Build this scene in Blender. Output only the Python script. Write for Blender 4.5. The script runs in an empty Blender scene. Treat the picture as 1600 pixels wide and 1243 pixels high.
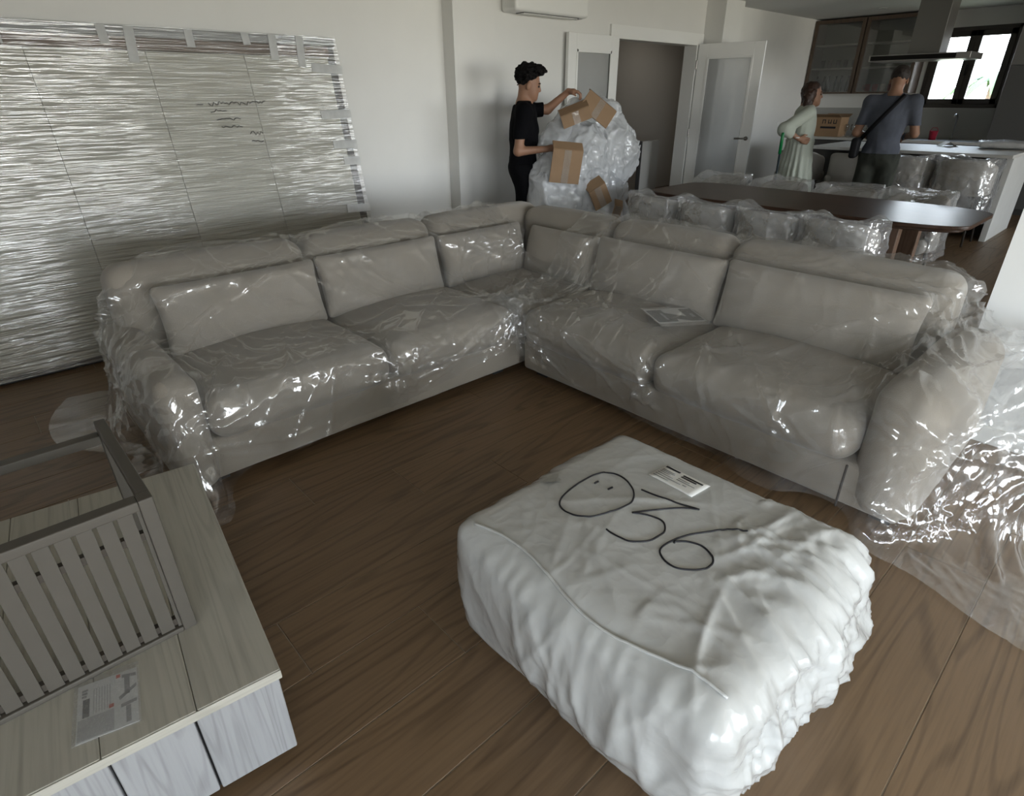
import bpy, bmesh, math, random
import numpy as np
from mathutils import Vector, Matrix
random.seed(7)
rng = np.random.default_rng(7)
S = bpy.context.scene
COL = S.collection

# ------------------------------------------------------------------ camera
CAM_H = 1.5
YAW, PITCH, ROLL, FPX = math.radians(47.441), math.radians(27.204), math.radians(-0.405), 913.06
_f = Vector((math.cos(PITCH)*math.cos(YAW), math.cos(PITCH)*math.sin(YAW), -math.sin(PITCH)))
_r = Vector((math.sin(YAW), -math.cos(YAW), 0)); _u = _r.cross(_f)
_r2 = math.cos(ROLL)*_r + math.sin(ROLL)*_u; _u2 = -math.sin(ROLL)*_r + math.cos(ROLL)*_u
cd = bpy.data.cameras.new('camera'); cam = bpy.data.objects.new('camera', cd); COL.objects.link(cam)
cam.matrix_world = Matrix(((_r2.x, _u2.x, -_f.x, 0), (_r2.y, _u2.y, -_f.y, 0), (_r2.z, _u2.z, -_f.z, CAM_H), (0, 0, 0, 1)))
cd.sensor_width = 36; cd.lens = FPX/1600*36; cd.clip_start = .05
S.camera = cam

# ------------------------------------------------------------------ world, daylight, exposure
SKY = 9.0
w = bpy.data.worlds.new('sky'); S.world = w; w.use_nodes = True
nt = w.node_tree; nt.nodes.clear()
tc = nt.nodes.new('ShaderNodeTexCoord'); sp = nt.nodes.new('ShaderNodeSeparateXYZ')
cr = nt.nodes.new('ShaderNodeValToRGB'); bg = nt.nodes.new('ShaderNodeBackground'); out = nt.nodes.new('ShaderNodeOutputWorld')
mr = nt.nodes.new('ShaderNodeMapRange'); mr.inputs[1].default_value = -1; mr.inputs[2].default_value = 1
nt.links.new(tc.outputs['Generated'], sp.inputs[0]); nt.links.new(sp.outputs[2], mr.inputs[0]); nt.links.new(mr.outputs[0], cr.inputs[0])
e = cr.color_ramp.elements
e[0].position = 0; e[0].color = (.40, .37, .32, 1)
e[1].position = 1; e[1].color = (.50, .68, 1, 1)
for p_, c_ in ((.485, (.60, .57, .50, 1)), (.505, (.92, .95, 1, 1)), (.62, (.80, .90, 1, 1))):
    q_ = e.new(p_); q_.color = c_
nt.links.new(cr.outputs[0], bg.inputs[0]); bg.inputs[1].default_value = SKY; nt.links.new(bg.outputs[0], out.inputs[0])

def area_light(name, loc, rot, sx, sy, power, color, portal=False):
    l = bpy.data.lights.new(name, 'AREA'); l.shape = 'RECTANGLE'; l.size = sx; l.size_y = sy; l.energy = power; l.color = color
    o = bpy.data.objects.new(name, l); COL.objects.link(o); o.location = loc; o.rotation_euler = rot
    if portal: l.cycles.is_portal = True
    return o
# daylight through the terrace doors behind the camera and the kitchen window
area_light('daylight_terrace', (.4, -6.75, 1.23), (math.radians(90), 0, 0), 5.6, 2.4, 10, (1, 1, 1), True)
area_light('daylight_dining', (6.5, -6.75, 1.23), (math.radians(90), 0, 0), 5.6, 2.4, 10, (1, 1, 1), True)
area_light('daylight_added_window', (-2.85, -3.2, 1.23), (0, math.radians(-90), 0), 2.4, 3.4, 10, (1, 1, 1), True)  # sky portal for the added window in the left wall
area_light('daylight_kitchen_window', (11.62, 2.65, 1.83), (0, math.radians(90), 0), 1.0, 1.0, 10, (1, 1, 1), True)
vs = S.view_settings
vs.view_transform = 'Standard'; vs.look = 'None'; vs.gamma = 1; vs.exposure = 1.35; vs.use_curve_mapping = False
S.cycles.max_bounces = 9; S.cycles.diffuse_bounces = 5; S.cycles.transparent_max_bounces = 18
S.cycles.caustics_reflective = False; S.cycles.caustics_refractive = False
S.cycles.use_denoising = True

# ------------------------------------------------------------------ helpers: noise
_T = rng.random((64, 64, 64)).astype(np.float32)
def vnoise(P, s=1.0, off=(0, 0, 0)):
    """smooth value noise in [-1, 1] at points P (n x 3)"""
    q = np.asarray(P, float)*s + np.array(off, float) + 100.3
    i = np.floor(q).astype(int); f = q - i; f = f*f*(3-2*f); i &= 63; j = (i+1) & 63
    g = lambda a, b, c: _T[a[:, 0], b[:, 1], c[:, 2]]
    x, y, z = f.T
    r = (((g(i,i,i)*(1-x)+g(j,i,i)*x)*(1-y)+(g(i,j,i)*(1-x)+g(j,j,i)*x)*y)*(1-z) +
         ((g(i,i,j)*(1-x)+g(j,i,j)*x)*(1-y)+(g(i,j,j)*(1-x)+g(j,j,j)*x)*y)*z)
    return r*2-1
def ridged(P, s=1.0, off=(0, 0, 0), sharp=2):
    return (1-np.abs(vnoise(P, s, off)))**sharp

# ------------------------------------------------------------------ helpers: materials
def _n(nt, t, **k):
    n = nt.nodes.new(t)
    for a, b in k.items(): setattr(n, a, b)
    return n
MATS = {}
def _ramp(nt, src, stops):
    r = _n(nt, 'ShaderNodeValToRGB'); el = r.color_ramp.elements
    el[0].position, el[0].color = stops[0][0], (*stops[0][1], 1); el[1].position, el[1].color = stops[-1][0], (*stops[-1][1], 1)
    for p, c in stops[1:-1]:
        q = el.new(p); q.color = (*c, 1)
    nt.links.new(src, r.inputs[0]); return r.outputs[0]
def pmat(name, col, rough=.6, var=0.0, vscale=6, bump=0.0, bscale=40, stretch=(1, 1, 1), metal=0, spec=.5, sheen=0, coat=0, emit=0, trans=0, ior=1.45):
    if name in MATS: return MATS[name]
    m = bpy.data.materials.new(name); m.use_nodes = True; nt = m.node_tree
    b = nt.nodes['Principled BSDF']
    b.inputs['Base Color'].default_value = (*col, 1); b.inputs['Roughness'].default_value = rough
    b.inputs['Metallic'].default_value = metal; b.inputs['Specular IOR Level'].default_value = spec
    b.inputs['Sheen Weight'].default_value = sheen; b.inputs['Coat Weight'].default_value = coat
    b.inputs['Transmission Weight'].default_value = trans; b.inputs['IOR'].default_value = ior
    if emit:
        b.inputs['Emission Color'].default_value = (*col, 1); b.inputs['Emission Strength'].default_value = emit
    tc = _n(nt, 'ShaderNodeTexCoord'); mp = _n(nt, 'ShaderNodeMapping'); mp.inputs['Scale'].default_value = stretch
    nt.links.new(tc.outputs['Object'], mp.inputs[0])
    if var:
        nz = _n(nt, 'ShaderNodeTexNoise'); nz.inputs['Scale'].default_value = vscale; nz.inputs['Detail'].default_value = 4
        nt.links.new(mp.outputs[0], nz.inputs['Vector'])
        lo = tuple(max(0, c*(1-var)) for c in col); hi = tuple(min(1, c*(1+var)) for c in col)
        nt.links.new(_ramp(nt, nz.outputs[0], ((.3, lo), (.7, hi))), b.inputs['Base Color'])
    if bump:
        nz = _n(nt, 'ShaderNodeTexNoise'); nz.inputs['Scale'].default_value = bscale; nz.inputs['Detail'].default_value = 3
        nt.links.new(mp.outputs[0], nz.inputs['Vector'])
        bp = _n(nt, 'ShaderNodeBump'); bp.inputs['Strength'].default_value = bump; bp.inputs['Distance'].default_value = .01
        nt.links.new(nz.outputs[0], bp.inputs['Height']); nt.links.new(bp.outputs[0], b.inputs['Normal'])
    MATS[name] = m; return m
def wood(name, dark, mid, light, axis='X', rough=.5, scale=1.0, lines=13, contrast=.5, tint=.1, st=.9):
    """contour lines of a stretched noise read as cathedral grain; each object gets its own piece of the log"""
    if name in MATS: return MATS[name]
    m = bpy.data.materials.new(name); m.use_nodes = True; nt = m.node_tree; b = nt.nodes['Principled BSDF']; L = nt.links.new
    tc = _n(nt, 'ShaderNodeTexCoord'); mp = _n(nt, 'ShaderNodeMapping'); oi = _n(nt, 'ShaderNodeObjectInfo')
    k = {'X': (st, 6, 6), 'Y': (6, st, 6), 'Z': (6, 6, st)}[axis]
    mp.inputs['Scale'].default_value = tuple(a*scale for a in k)
    sc = _n(nt, 'ShaderNodeVectorMath', operation='SCALE'); cb = _n(nt, 'ShaderNodeCombineXYZ')
    for i in range(3): L(oi.outputs['Random'], cb.inputs[i])
    sc.inputs['Scale'].default_value = 137; L(cb.outputs[0], sc.inputs[0])
    L(tc.outputs['Object'], mp.inputs[0]); ad = _n(nt, 'ShaderNodeVectorMath', operation='ADD'); L(mp.outputs[0], ad.inputs[0]); L(sc.outputs[0], ad.inputs[1])
    nz = _n(nt, 'ShaderNodeTexNoise'); nz.inputs['Scale'].default_value = 1.0; nz.inputs['Detail'].default_value = 1.2; nz.inputs['Roughness'].default_value = .4; L(ad.outputs[0], nz.inputs['Vector'])
    mu = _n(nt, 'ShaderNodeMath', operation='MULTIPLY'); mu.inputs[1].default_value = lines*6.283; L(nz.outputs[0], mu.inputs[0])
    si = _n(nt, 'ShaderNodeMath', operation='SINE'); L(mu.outputs[0], si.inputs[0])
    mr = _n(nt, 'ShaderNodeMapRange'); mr.inputs[1].default_value = -1; mr.inputs[2].default_value = 1; L(si.outputs[0], mr.inputs[0])
    # fine pores
    mp2 = _n(nt, 'ShaderNodeMapping'); k2 = {'X': (4, 90, 90), 'Y': (90, 4, 90), 'Z': (90, 90, 4)}[axis]; mp2.inputs['Scale'].default_value = k2; L(tc.outputs['Object'], mp2.inputs[0])
    ad2 = _n(nt, 'ShaderNodeVectorMath', operation='ADD'); L(mp2.outputs[0], ad2.inputs[0]); L(sc.outputs[0], ad2.inputs[1])
    n2 = _n(nt, 'ShaderNodeTexNoise'); n2.inputs['Scale'].default_value = 1; n2.inputs['Detail'].default_value = 3; L(ad2.outputs[0], n2.inputs['Vector'])
    n3 = _n(nt, 'ShaderNodeTexNoise'); n3.inputs['Scale'].default_value = .8; n3.inputs['Detail'].default_value = 2; L(ad.outputs[0], n3.inputs['Vector'])
    c1 = _ramp(nt, mr.outputs[0], ((0, dark), (.28, mid), (1, mid)))
    c2 = _ramp(nt, n2.outputs[0], ((.3, dark), (.5, mid), (.8, light)))
    c3 = _ramp(nt, n3.outputs[0], ((.35, mid), (.7, light)))
    mx = _n(nt, 'ShaderNodeMix', data_type='RGBA'); mx.inputs[0].default_value = .45; L(c2, mx.inputs[6]); L(c3, mx.inputs[7])
    mx2 = _n(nt, 'ShaderNodeMix', data_type='RGBA'); mx2.inputs[0].default_value = contrast; L(mx.outputs[2], mx2.inputs[6]); L(c1, mx2.inputs[7])
    hv = _n(nt, 'ShaderNodeHueSaturation'); L(mx2.outputs[2], hv.inputs['Color'])
    mr2 = _n(nt, 'ShaderNodeMapRange'); mr2.inputs[3].default_value = 1-tint; mr2.inputs[4].default_value = 1+tint; L(oi.outputs['Random'], mr2.inputs[0]); L(mr2.outputs[0], hv.inputs['Value'])
    L(hv.outputs[0], b.inputs['Base Color']); b.inputs['Roughness'].default_value = rough
    bp = _n(nt, 'ShaderNodeBump'); bp.inputs['Strength'].default_value = .12; bp.inputs['Distance'].default_value = .004; L(n2.outputs[0], bp.inputs['Height']); L(bp.outputs[0], b.inputs['Normal'])
    MATS[name] = m; return m
def film(name, clear=.82, white=(.85, .87, .88), rough=.10, spec=1.0, bscale=14, bump=.35, stretch=(1, 1, 1), dscale=3.0, dvar=.5, gloss_max=.2, layers=1.15):
    """thin plastic sheet: mostly see-through, a milky part, and a mirror-like skin by Fresnel; wrinkles by bump"""
    if name in MATS: return MATS[name]
    m = bpy.data.materials.new(name); m.use_nodes = True; nt = m.node_tree; nt.nodes.clear(); L = nt.links.new
    o = _n(nt, 'ShaderNodeOutputMaterial')
    tc = _n(nt, 'ShaderNodeTexCoord'); mp = _n(nt, 'ShaderNodeMapping'); mp.inputs['Scale'].default_value = stretch; L(tc.outputs['Object'], mp.inputs[0])
    dn = _n(nt, 'ShaderNodeTexNoise'); dn.inputs['Scale'].default_value = bscale*.5; dn.inputs['Detail'].default_value = 3; L(mp.outputs[0], dn.inputs['Vector'])
    dm = _n(nt, 'ShaderNodeMix', data_type='VECTOR'); dm.inputs[0].default_value = .12; L(mp.outputs[0], dm.inputs[4]); L(dn.outputs['Color'], dm.inputs[5])
    hs = []
    for sc_, am in ((bscale, 1), (bscale*2.7, .35)):
        vo = _n(nt, 'ShaderNodeTexVoronoi'); vo.inputs['Scale'].default_value = sc_; L(dm.outputs[1], vo.inputs['Vector'])
        mm = _n(nt, 'ShaderNodeMath', operation='MULTIPLY'); mm.inputs[1].default_value = am; L(vo.outputs['Distance'], mm.inputs[0]); hs.append(mm)
    nz = _n(nt, 'ShaderNodeMath', operation='ADD'); L(hs[0].outputs[0], nz.inputs[0]); L(hs[1].outputs[0], nz.inputs[1])
    bp = _n(nt, 'ShaderNodeBump'); bp.inputs['Strength'].default_value = bump; bp.inputs['Distance'].default_value = .02; L(nz.outputs[0], bp.inputs['Height'])
    tr = _n(nt, 'ShaderNodeBsdfTransparent'); tr.inputs[0].default_value = (1, 1, 1, 1)
    df = _n(nt, 'ShaderNodeBsdfDiffuse'); df.inputs[0].default_value = (*white, 1); L(bp.outputs[0], df.inputs['Normal'])
    tl = _n(nt, 'ShaderNodeBsdfTranslucent'); tl.inputs[0].default_value = (*white, 1)
    md = _n(nt, 'ShaderNodeMixShader'); md.inputs[0].default_value = .4; L(df.outputs[0], md.inputs[1]); L(tl.outputs[0], md.inputs[2])
    n2 = _n(nt, 'ShaderNodeTexNoise'); n2.inputs['Scale'].default_value = dscale; n2.inputs['Detail'].default_value = 5; L(mp.outputs[0], n2.inputs['Vector'])
    mr = _n(nt, 'ShaderNodeMapRange'); mr.inputs[1].default_value = .3; mr.inputs[2].default_value = .75
    mr.inputs[3].default_value = (1-clear)*(1-dvar); mr.inputs[4].default_value = min(1, (1-clear)*(1+dvar)); L(n2.outputs[0], mr.inputs[0])
    m1 = _n(nt, 'ShaderNodeMixShader'); L(mr.outputs[0], m1.inputs[0]); L(tr.outputs[0], m1.inputs[1]); L(md.outputs[0], m1.inputs[2])
    gl = _n(nt, 'ShaderNodeBsdfGlossy'); gl.inputs['Roughness'].default_value = rough; gl.inputs[0].default_value = (spec, spec, spec, 1); L(bp.outputs[0], gl.inputs['Normal'])
    fr = _n(nt, 'ShaderNodeFresnel'); fr.inputs[0].default_value = 1.5; L(bp.outputs[0], fr.inputs['Normal'])
    f2 = _n(nt, 'ShaderNodeMath', operation='MULTIPLY'); f2.inputs[1].default_value = layers; L(fr.outputs[0], f2.inputs[0])
    f3 = _n(nt, 'ShaderNodeMath', operation='MINIMUM'); f3.inputs[1].default_value = gloss_max; L(f2.outputs[0], f3.inputs[0])
    m2 = _n(nt, 'ShaderNodeMixShader'); L(f3.outputs[0], m2.inputs[0]); L(m1.outputs[0], m2.inputs[1]); L(gl.outputs[0], m2.inputs[2])
    L(m2.outputs[0], o.inputs[0])
    MATS[name] = m; return m
def glass(name, tint=(.96, .97, .97), refl=.10):
    if name in MATS: return MATS[name]
    m = bpy.data.materials.new(name); m.use_nodes = True; nt = m.node_tree; nt.nodes.clear(); L = nt.links.new
    o = _n(nt, 'ShaderNodeOutputMaterial'); tr = _n(nt, 'ShaderNodeBsdfTransparent'); tr.inputs[0].default_value = (*tint, 1)
    gl = _n(nt, 'ShaderNodeBsdfGlossy'); gl.inputs['Roughness'].default_value = .02
    fr = _n(nt, 'ShaderNodeLayerWeight'); fr.inputs[0].default_value = .35
    mu = _n(nt, 'ShaderNodeMath', operation='MULTIPLY_ADD'); mu.inputs[1].default_value = .7; mu.inputs[2].default_value = refl*.3; L(fr.outputs['Fresnel'], mu.inputs[0])
    mx = _n(nt, 'ShaderNodeMixShader'); L(mu.outputs[0], mx.inputs[0]); L(tr.outputs[0], mx.inputs[1]); L(gl.outputs[0], mx.inputs[2]); L(mx.outputs[0], o.inputs[0])
    MATS[name] = m; return m

# ------------------------------------------------------------------ helpers: meshes
def link(name, me, mat=None, parent=None, loc=None, rot=None):
    o = bpy.data.objects.new(name, me); COL.objects.link(o)
    if mat is not None and not me.materials: me.materials.append(mat)
    if parent is not None: o.parent = parent
    if loc is not None: o.location = loc
    if rot is not None: o.rotation_euler = rot
    return o
def mesh_from(name, V, F, smooth=False):
    me = bpy.data.meshes.new(name); me.from_pydata([tuple(map(float, v)) for v in V], [], [tuple(int(i) for i in f) for f in F]); me.update()
    if smooth: me.polygons.foreach_set('use_smooth', [True]*len(me.polygons))
    return me
def empty(name, loc=(0, 0, 0), rz=0):
    o = bpy.data.objects.new(name, None); COL.objects.link(o); o.location = loc; o.rotation_euler = (0, 0, rz); o.empty_display_size = .1; return o
def tag(o, label, cat, group=None):
    o['label'] = label; o['category'] = cat
    if group: o['group'] = group
    return o
def struct(o): o['kind'] = 'structure'; return o
class MB:
    def __init__(s): s.V = []; s.F = []
    def add(s, V, F):
        n = len(s.V); s.V += [tuple(v) for v in V]; s.F += [tuple(i+n for i in f) for f in F]; return s
    def box(s, a, b, M=None):
        (x0, y0, z0), (x1, y1, z1) = a, b
        V = [(x0,y0,z0),(x1,y0,z0),(x1,y1,z0),(x0,y1,z0),(x0,y0,z1),(x1,y0,z1),(x1,y1,z1),(x0,y1,z1)]
        if M is not None: V = [tuple(M @ Vector(v)) for v in V]
        return s.add(V, [(0,3,2,1),(4,5,6,7),(0,1,5,4),(1,2,6,5),(2,3,7,6),(3,0,4,7)])
    def tube(s, pts, r, n=10, cap=True):
        pts = [Vector(p) for p in pts]; R = r if isinstance(r, (list, tuple)) else [r]*len(pts)
        base = len(s.V); prev = None
        for i, p in enumerate(pts):
            t = (pts[min(i+1, len(pts)-1)] - pts[max(i-1, 0)]).normalized()
            if prev is None: a = t.orthogonal().normalized()
            else: a = (prev - t*prev.dot(t)).normalized()
            prev = a; b = t.cross(a)
            for k in range(n):
                q = p + (a*math.cos(2*math.pi*k/n) + b*math.sin(2*math.pi*k/n))*R[i]; s.V.append(tuple(q))
        for i in range(len(pts)-1):
            for k in range(n):
                s.F.append((base+i*n+k, base+i*n+(k+1)%n, base+(i+1)*n+(k+1)%n, base+(i+1)*n+k))
        if cap:
            s.F.append(tuple(base+k for k in range(n))[::-1]); s.F.append(tuple(base+(len(pts)-1)*n+k for k in range(n)))
        return s
    def lathe(s, prof, c=(0, 0, 0), n=20):
        base = len(s.V)
        for r, z in prof:
            for k in range(n):
                s.V.append((c[0]+r*math.cos(2*math.pi*k/n), c[1]+r*math.sin(2*math.pi*k/n), c[2]+z))
        for i in range(len(prof)-1):
            for k in range(n): s.F.append((base+i*n+k, base+i*n+(k+1)%n, base+(i+1)*n+(k+1)%n, base+(i+1)*n+k))
        s.F.append(tuple(base+k for k in range(n))[::-1]); s.F.append(tuple(base+(len(prof)-1)*n+k for k in range(n)))
        return s
    def prism(s, poly, z0, z1):
        n = len(poly); base = len(s.V)
        s.V += [(x, y, z0) for x, y in poly] + [(x, y, z1) for x, y in poly]
        s.F.append(tuple(base+i for i in range(n))[::-1]); s.F.append(tuple(base+n+i for i in range(n)))
        for i in range(n): s.F.append((base+i, base+(i+1)%n, base+n+(i+1)%n, base+n+i))
        return s
    def build(s, name, mat, parent=None, bevel=0, smooth=False, seg=2):
        me = mesh_from(name, s.V, s.F, smooth); o = link(name, me, mat, parent)
        if bevel:
            b = o.modifiers.new('bevel', 'BEVEL'); b.width = bevel; b.segments = seg; b.limit_method = 'ANGLE'; b.angle_limit = .6
            me.polygons.foreach_set('use_smooth', [True]*len(me.polygons))
            wn = o.modifiers.new('wn', 'WEIGHTED_NORMAL'); wn.keep_sharp = False
        return o
def bx(name, a, b, mat, parent=None, bevel=.004): return MB().box(a, b).build(name, mat, parent, bevel)
def rbox(c, h, r, step=.05, deform=None):
    """rounded box as welded numpy mesh: centre c, half sizes h, edge radius r"""
    c = np.array(c, float); h = np.array(h, float); r = min(r, h.min()*.999)
    ax = []
    for k in range(3):
        flat = h[k]-r; nf = max(1, int(round(2*flat/step)))
        arc = [flat + r*math.tan(t)  for t in np.linspace(0, math.pi/4, 5)[1:]]
        mid = list(np.linspace(-flat, flat, nf+1)) if flat > 1e-6 else [0.0]
        ax.append(np.array([-a for a in arc[::-1]] + mid + arc))
    idx = {}; V = []; F = []
    N = [len(a) for a in ax]
    def vid(i, j, k):
        key = (i, j, k)
        if key not in idx: idx[key] = len(V); V.append((ax[0][i], ax[1][j], ax[2][k]))
        return idx[key]
    for (u, v, w_) in ((0, 1, 2), (1, 2, 0), (2, 0, 1)):
        for side in (0, N[w_]-1):
            for i in range(N[u]-1):
                for j in range(N[v]-1):
                    q = []
                    for a, b in ((i, j), (i+1, j), (i+1, j+1), (i, j+1)):
                        t = [0, 0, 0]; t[u] = a; t[v] = b; t[w_] = side; q.append(vid(*t))
                    F.append(q if side else q[::-1])
    P = np.array(V); inn = np.clip(P, -(h-r), h-r); d = P-inn; L_ = np.linalg.norm(d, axis=1, keepdims=True); L_[L_ == 0] = 1
    P = inn + d/L_*r
    if deform is not None: P = deform(P, h)
    return P + c, F
def surface_nets(fn, lo, hi, res):
    """polygon surface of {fn < 0} on a grid"""
    lo = np.array(lo, float); hi = np.array(hi, float); n = np.ceil((hi-lo)/res).astype(int)+1
    g = [lo[k]+np.arange(n[k])*res for k in range(3)]
    X, Y, Z = np.meshgrid(*g, indexing='ij'); P = np.stack([X.ravel(), Y.ravel(), Z.ravel()], 1)
    D = np.concatenate([fn(P[i:i+400000]) for i in range(0, len(P), 400000)]).reshape(n)
    cn = n-1; ssum = np.zeros((*cn, 3)); cnt = np.zeros(cn)
    off = [(a, b, c) for a in (0, 1) for b in (0, 1) for c in (0, 1)]
    cor = {o: D[o[0]:o[0]+cn[0], o[1]:o[1]+cn[1], o[2]:o[2]+cn[2]] for o in off}
    for a in off:
        for k in range(3):
            if a[k]: continue
            b = list(a); b[k] = 1; b = tuple(b)
            da, db = cor[a], cor[b]; m = (da < 0) != (db < 0)
            t = np.where(m, da/np.where(m, da-db, 1), 0)
            for q in range(3): ssum[..., q] += np.where(m, a[q] + (t if q == k else 0), 0)
            cnt += m
    act = cnt > 0; ids = -np.ones(cn, int); ids[act] = np.arange(act.sum())
    ijk = np.argwhere(act); V = lo + (ijk + ssum[act]/cnt[act][:, None])*res
    F = []
    neg = D < 0
    for k in range(3):
        u, v = (k+1) % 3, (k+2) % 3
        s0 = [slice(None)]*3; s1 = [slice(None)]*3; s0[k] = slice(0, -1); s1[k] = slice(1, None)
        ch = neg[tuple(s0)] != neg[tuple(s1)]
        e = np.argwhere(ch)
        e = e[(e[:, u] > 0) & (e[:, v] > 0) & (e[:, u] < n[u]-1) & (e[:, v] < n[v]-1)]
        if len(e) == 0: continue
        du = np.zeros(3, int); du[u] = 1; dv = np.zeros(3, int); dv[v] = 1
        q = [e-du-dv, e-dv, e, e-du]; q = np.stack([ids[tuple(x.T)] for x in q], 1)
        flip = ~neg[tuple(s0)][tuple(e.T)]
        q[flip] = q[flip][:, ::-1]; F.append(q[(q >= 0).all(1)])
    return V, np.concatenate(F)
def np_mesh(name, V, F, mat, parent=None, smooth=True, sub=0):
    me = mesh_from(name, V, F, smooth); o = link(name, me, mat, parent)
    if sub:
        s_ = o.modifiers.new('sub', 'SUBSURF'); s_.levels = sub; s_.render_levels = sub
    return o
# signed distances
def sd_rbox(P, c, h, r):
    q = np.abs(P-np.array(c))-(np.array(h)-r)
    return np.linalg.norm(np.maximum(q, 0), axis=1)+np.minimum(q.max(1), 0)-r
def sd_cap(P, a, b, ra, rb):
    a = np.array(a, float); b = np.array(b, float); ab = b-a
    t = np.clip(((P-a)@ab)/max(ab@ab, 1e-9), 0, 1)
    return np.linalg.norm(P-(a+t[:, None]*ab), axis=1)-(ra+(rb-ra)*t)
def sd_ell(P, c, r, M=None):
    q = P-np.array(c)
    if M is not None: q = q@np.array(M)
    r = np.array(r); k0 = np.linalg.norm(q/r, axis=1); k1 = np.linalg.norm(q/(r*r), axis=1)
    return np.where(k1 > 1e-9, k0*(k0-1)/np.maximum(k1, 1e-9), -r.min())
def smin(a, b, k):
    h = np.clip(.5+.5*(b-a)/k, 0, 1); return b*(1-h)+a*h-k*h*(1-h)
def copy_tree(o, parent=None):
    c = o.copy(); COL.objects.link(c); c.parent = parent
    for ch in list(o.children): copy_tree(ch, c)
    return c

# ------------------------------------------------------------------ materials
WALL = pmat('wall_paint', (.685, .68, .65), .75, .02, 3, .04, 120)
CEIL = pmat('ceiling_paint', (.62, .62, .60), .8)
TRIMW = pmat('white_lacquer', (.76, .76, .73), .35)
PLANK = wood('oak_plank', (.080, .048, .025), (.190, .121, .067), (.26, .174, .102), 'X', .42, 1.0, 11, .45, .07, .6)
GROUT = pmat('floor_joint', (.40, .34, .27), .7)
FABRIC = pmat('sofa_fabric', (.275, .245, .205), .9, .05, 5, .25, 260, sheen=.25)
FABRIC2 = pmat('sofa_fabric_pillow', (.295, .265, .225), .9, .05, 5, .25, 260, sheen=.25)
FILM = film('clear_sheet', .925, bscale=7, bump=.24, rough=.08, layers=2.0, dscale=7, dvar=.85)
FILMB = film('crumpled_sheet', .70, bscale=9, bump=.7)

# ================================================================== SETTING
XL, XK, YB, YR, ZC = -2.6, 11.4, 4.8, -6.5, 2.57
# floor: slab of joint colour + one oak board after another
fl = struct(MB().box((XL-.15, YR-.2, -.10), (XK+.15, YB+.15, -.003)).build('floor', GROUT))
YP = -1.0032
MB().box((XL, YR, -.003), (XK, YP, 0)).build('floorboards', PLANK, fl)
PW, PL = .2508, 1.5
plank_cache = {}
k0, k1 = int(round(YP/PW)), int(math.ceil(YB/PW))
for k in range(k0, k1):
    ya, yb = k*PW+.0014, min((k+1)*PW, YB)-.0014
    if yb-ya < .01: continue
    x = .723-.375*(k-4); x -= math.ceil((x-XL)/PL)*PL
    while x < XK:
        xa, xb = max(x, XL)+.0014, min(x+PL, XK)-.0014
        if xb-xa > .02:
            key = (round(xb-xa, 3), round(yb-ya, 3))
            if key not in plank_cache:
                hx, hy = key[0]/2, key[1]/2; ch = .0012
                V = [(-hx,-hy,-.01),(hx,-hy,-.01),(hx,hy,-.01),(-hx,hy,-.01),(-hx,-hy,-ch),(hx,-hy,-ch),(hx,hy,-ch),(-hx,hy,-ch),(-hx+ch,-hy+ch,0),(hx-ch,-hy+ch,0),(hx-ch,hy-ch,0),(-hx+ch,hy-ch,0)]
                Fp = [(8,9,10,11)]+[(i,(i+1)%4,4+(i+1)%4,4+i) for i in range(4)]+[(4+i,4+(i+1)%4,8+(i+1)%4,8+i) for i in range(4)]
                plank_cache[key] = mesh_from('plank', V, Fp)
            link('plank', plank_cache[key], PLANK, fl, ((xa+xb)/2, (ya+yb)/2, 0))
        x += PL
# back wall with the double-door opening
m = MB(); m.box((XL, YB, 0), (6.0, YB+.15, ZC)); m.box((7.67, YB, 0), (XK+.15, YB+.15, ZC)); m.box((6.0, YB, 2.10), (7.67, YB+.15, ZC)); struct(m.build('wall_back', WALL))
struct(MB().box((3.62, 4.65, 0), (4.09, YB, ZC)).build('wall_pillar', WALL))
struct(MB().box((7.80, 4.53, 0), (8.25, YB, ZC)).build('wall_column', WALL))
struct(MB().box((XL-.15, YR-.2, ZC), (XK+.15, YB+.15, ZC+.1)).build('ceiling', CEIL))
m = MB(); m.box((XL-.15, YR-.2, 0), (XL, -4.9, ZC)); m.box((XL-.15, -1.5, 0), (XL, YB+.15, ZC)); m.box((XL-.15, -4.9, 2.45), (XL, -1.5, ZC)); struct(m.build('wall_left', WALL))
# partition on the right with its baseboard
struct(MB().box((3.32, YR, 0), (3.46, .415, ZC)).build('wall_partition', pmat('partition_paint', (.74, .745, .73), .7)))
struct(MB().box((3.305, YR, 0), (3.32, .425, .085)).build('baseboard_partition', TRIMW, bevel=.003))
# kitchen wall with window opening
WY0, WY1, WZ0, WZ1 = 2.13, 3.16, 1.32, 2.35
m = MB(); m.box((XK, YR-.2, 0), (XK+.15, WY0, ZC)); m.box((XK, WY1, 0), (XK+.15, YB, ZC)); m.box((XK, WY0, 0), (XK+.15, WY1, WZ0)); m.box((XK, WY0, WZ1), (XK+.15, WY1, ZC)); struct(m.build('wall_kitchen', WALL))
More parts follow.
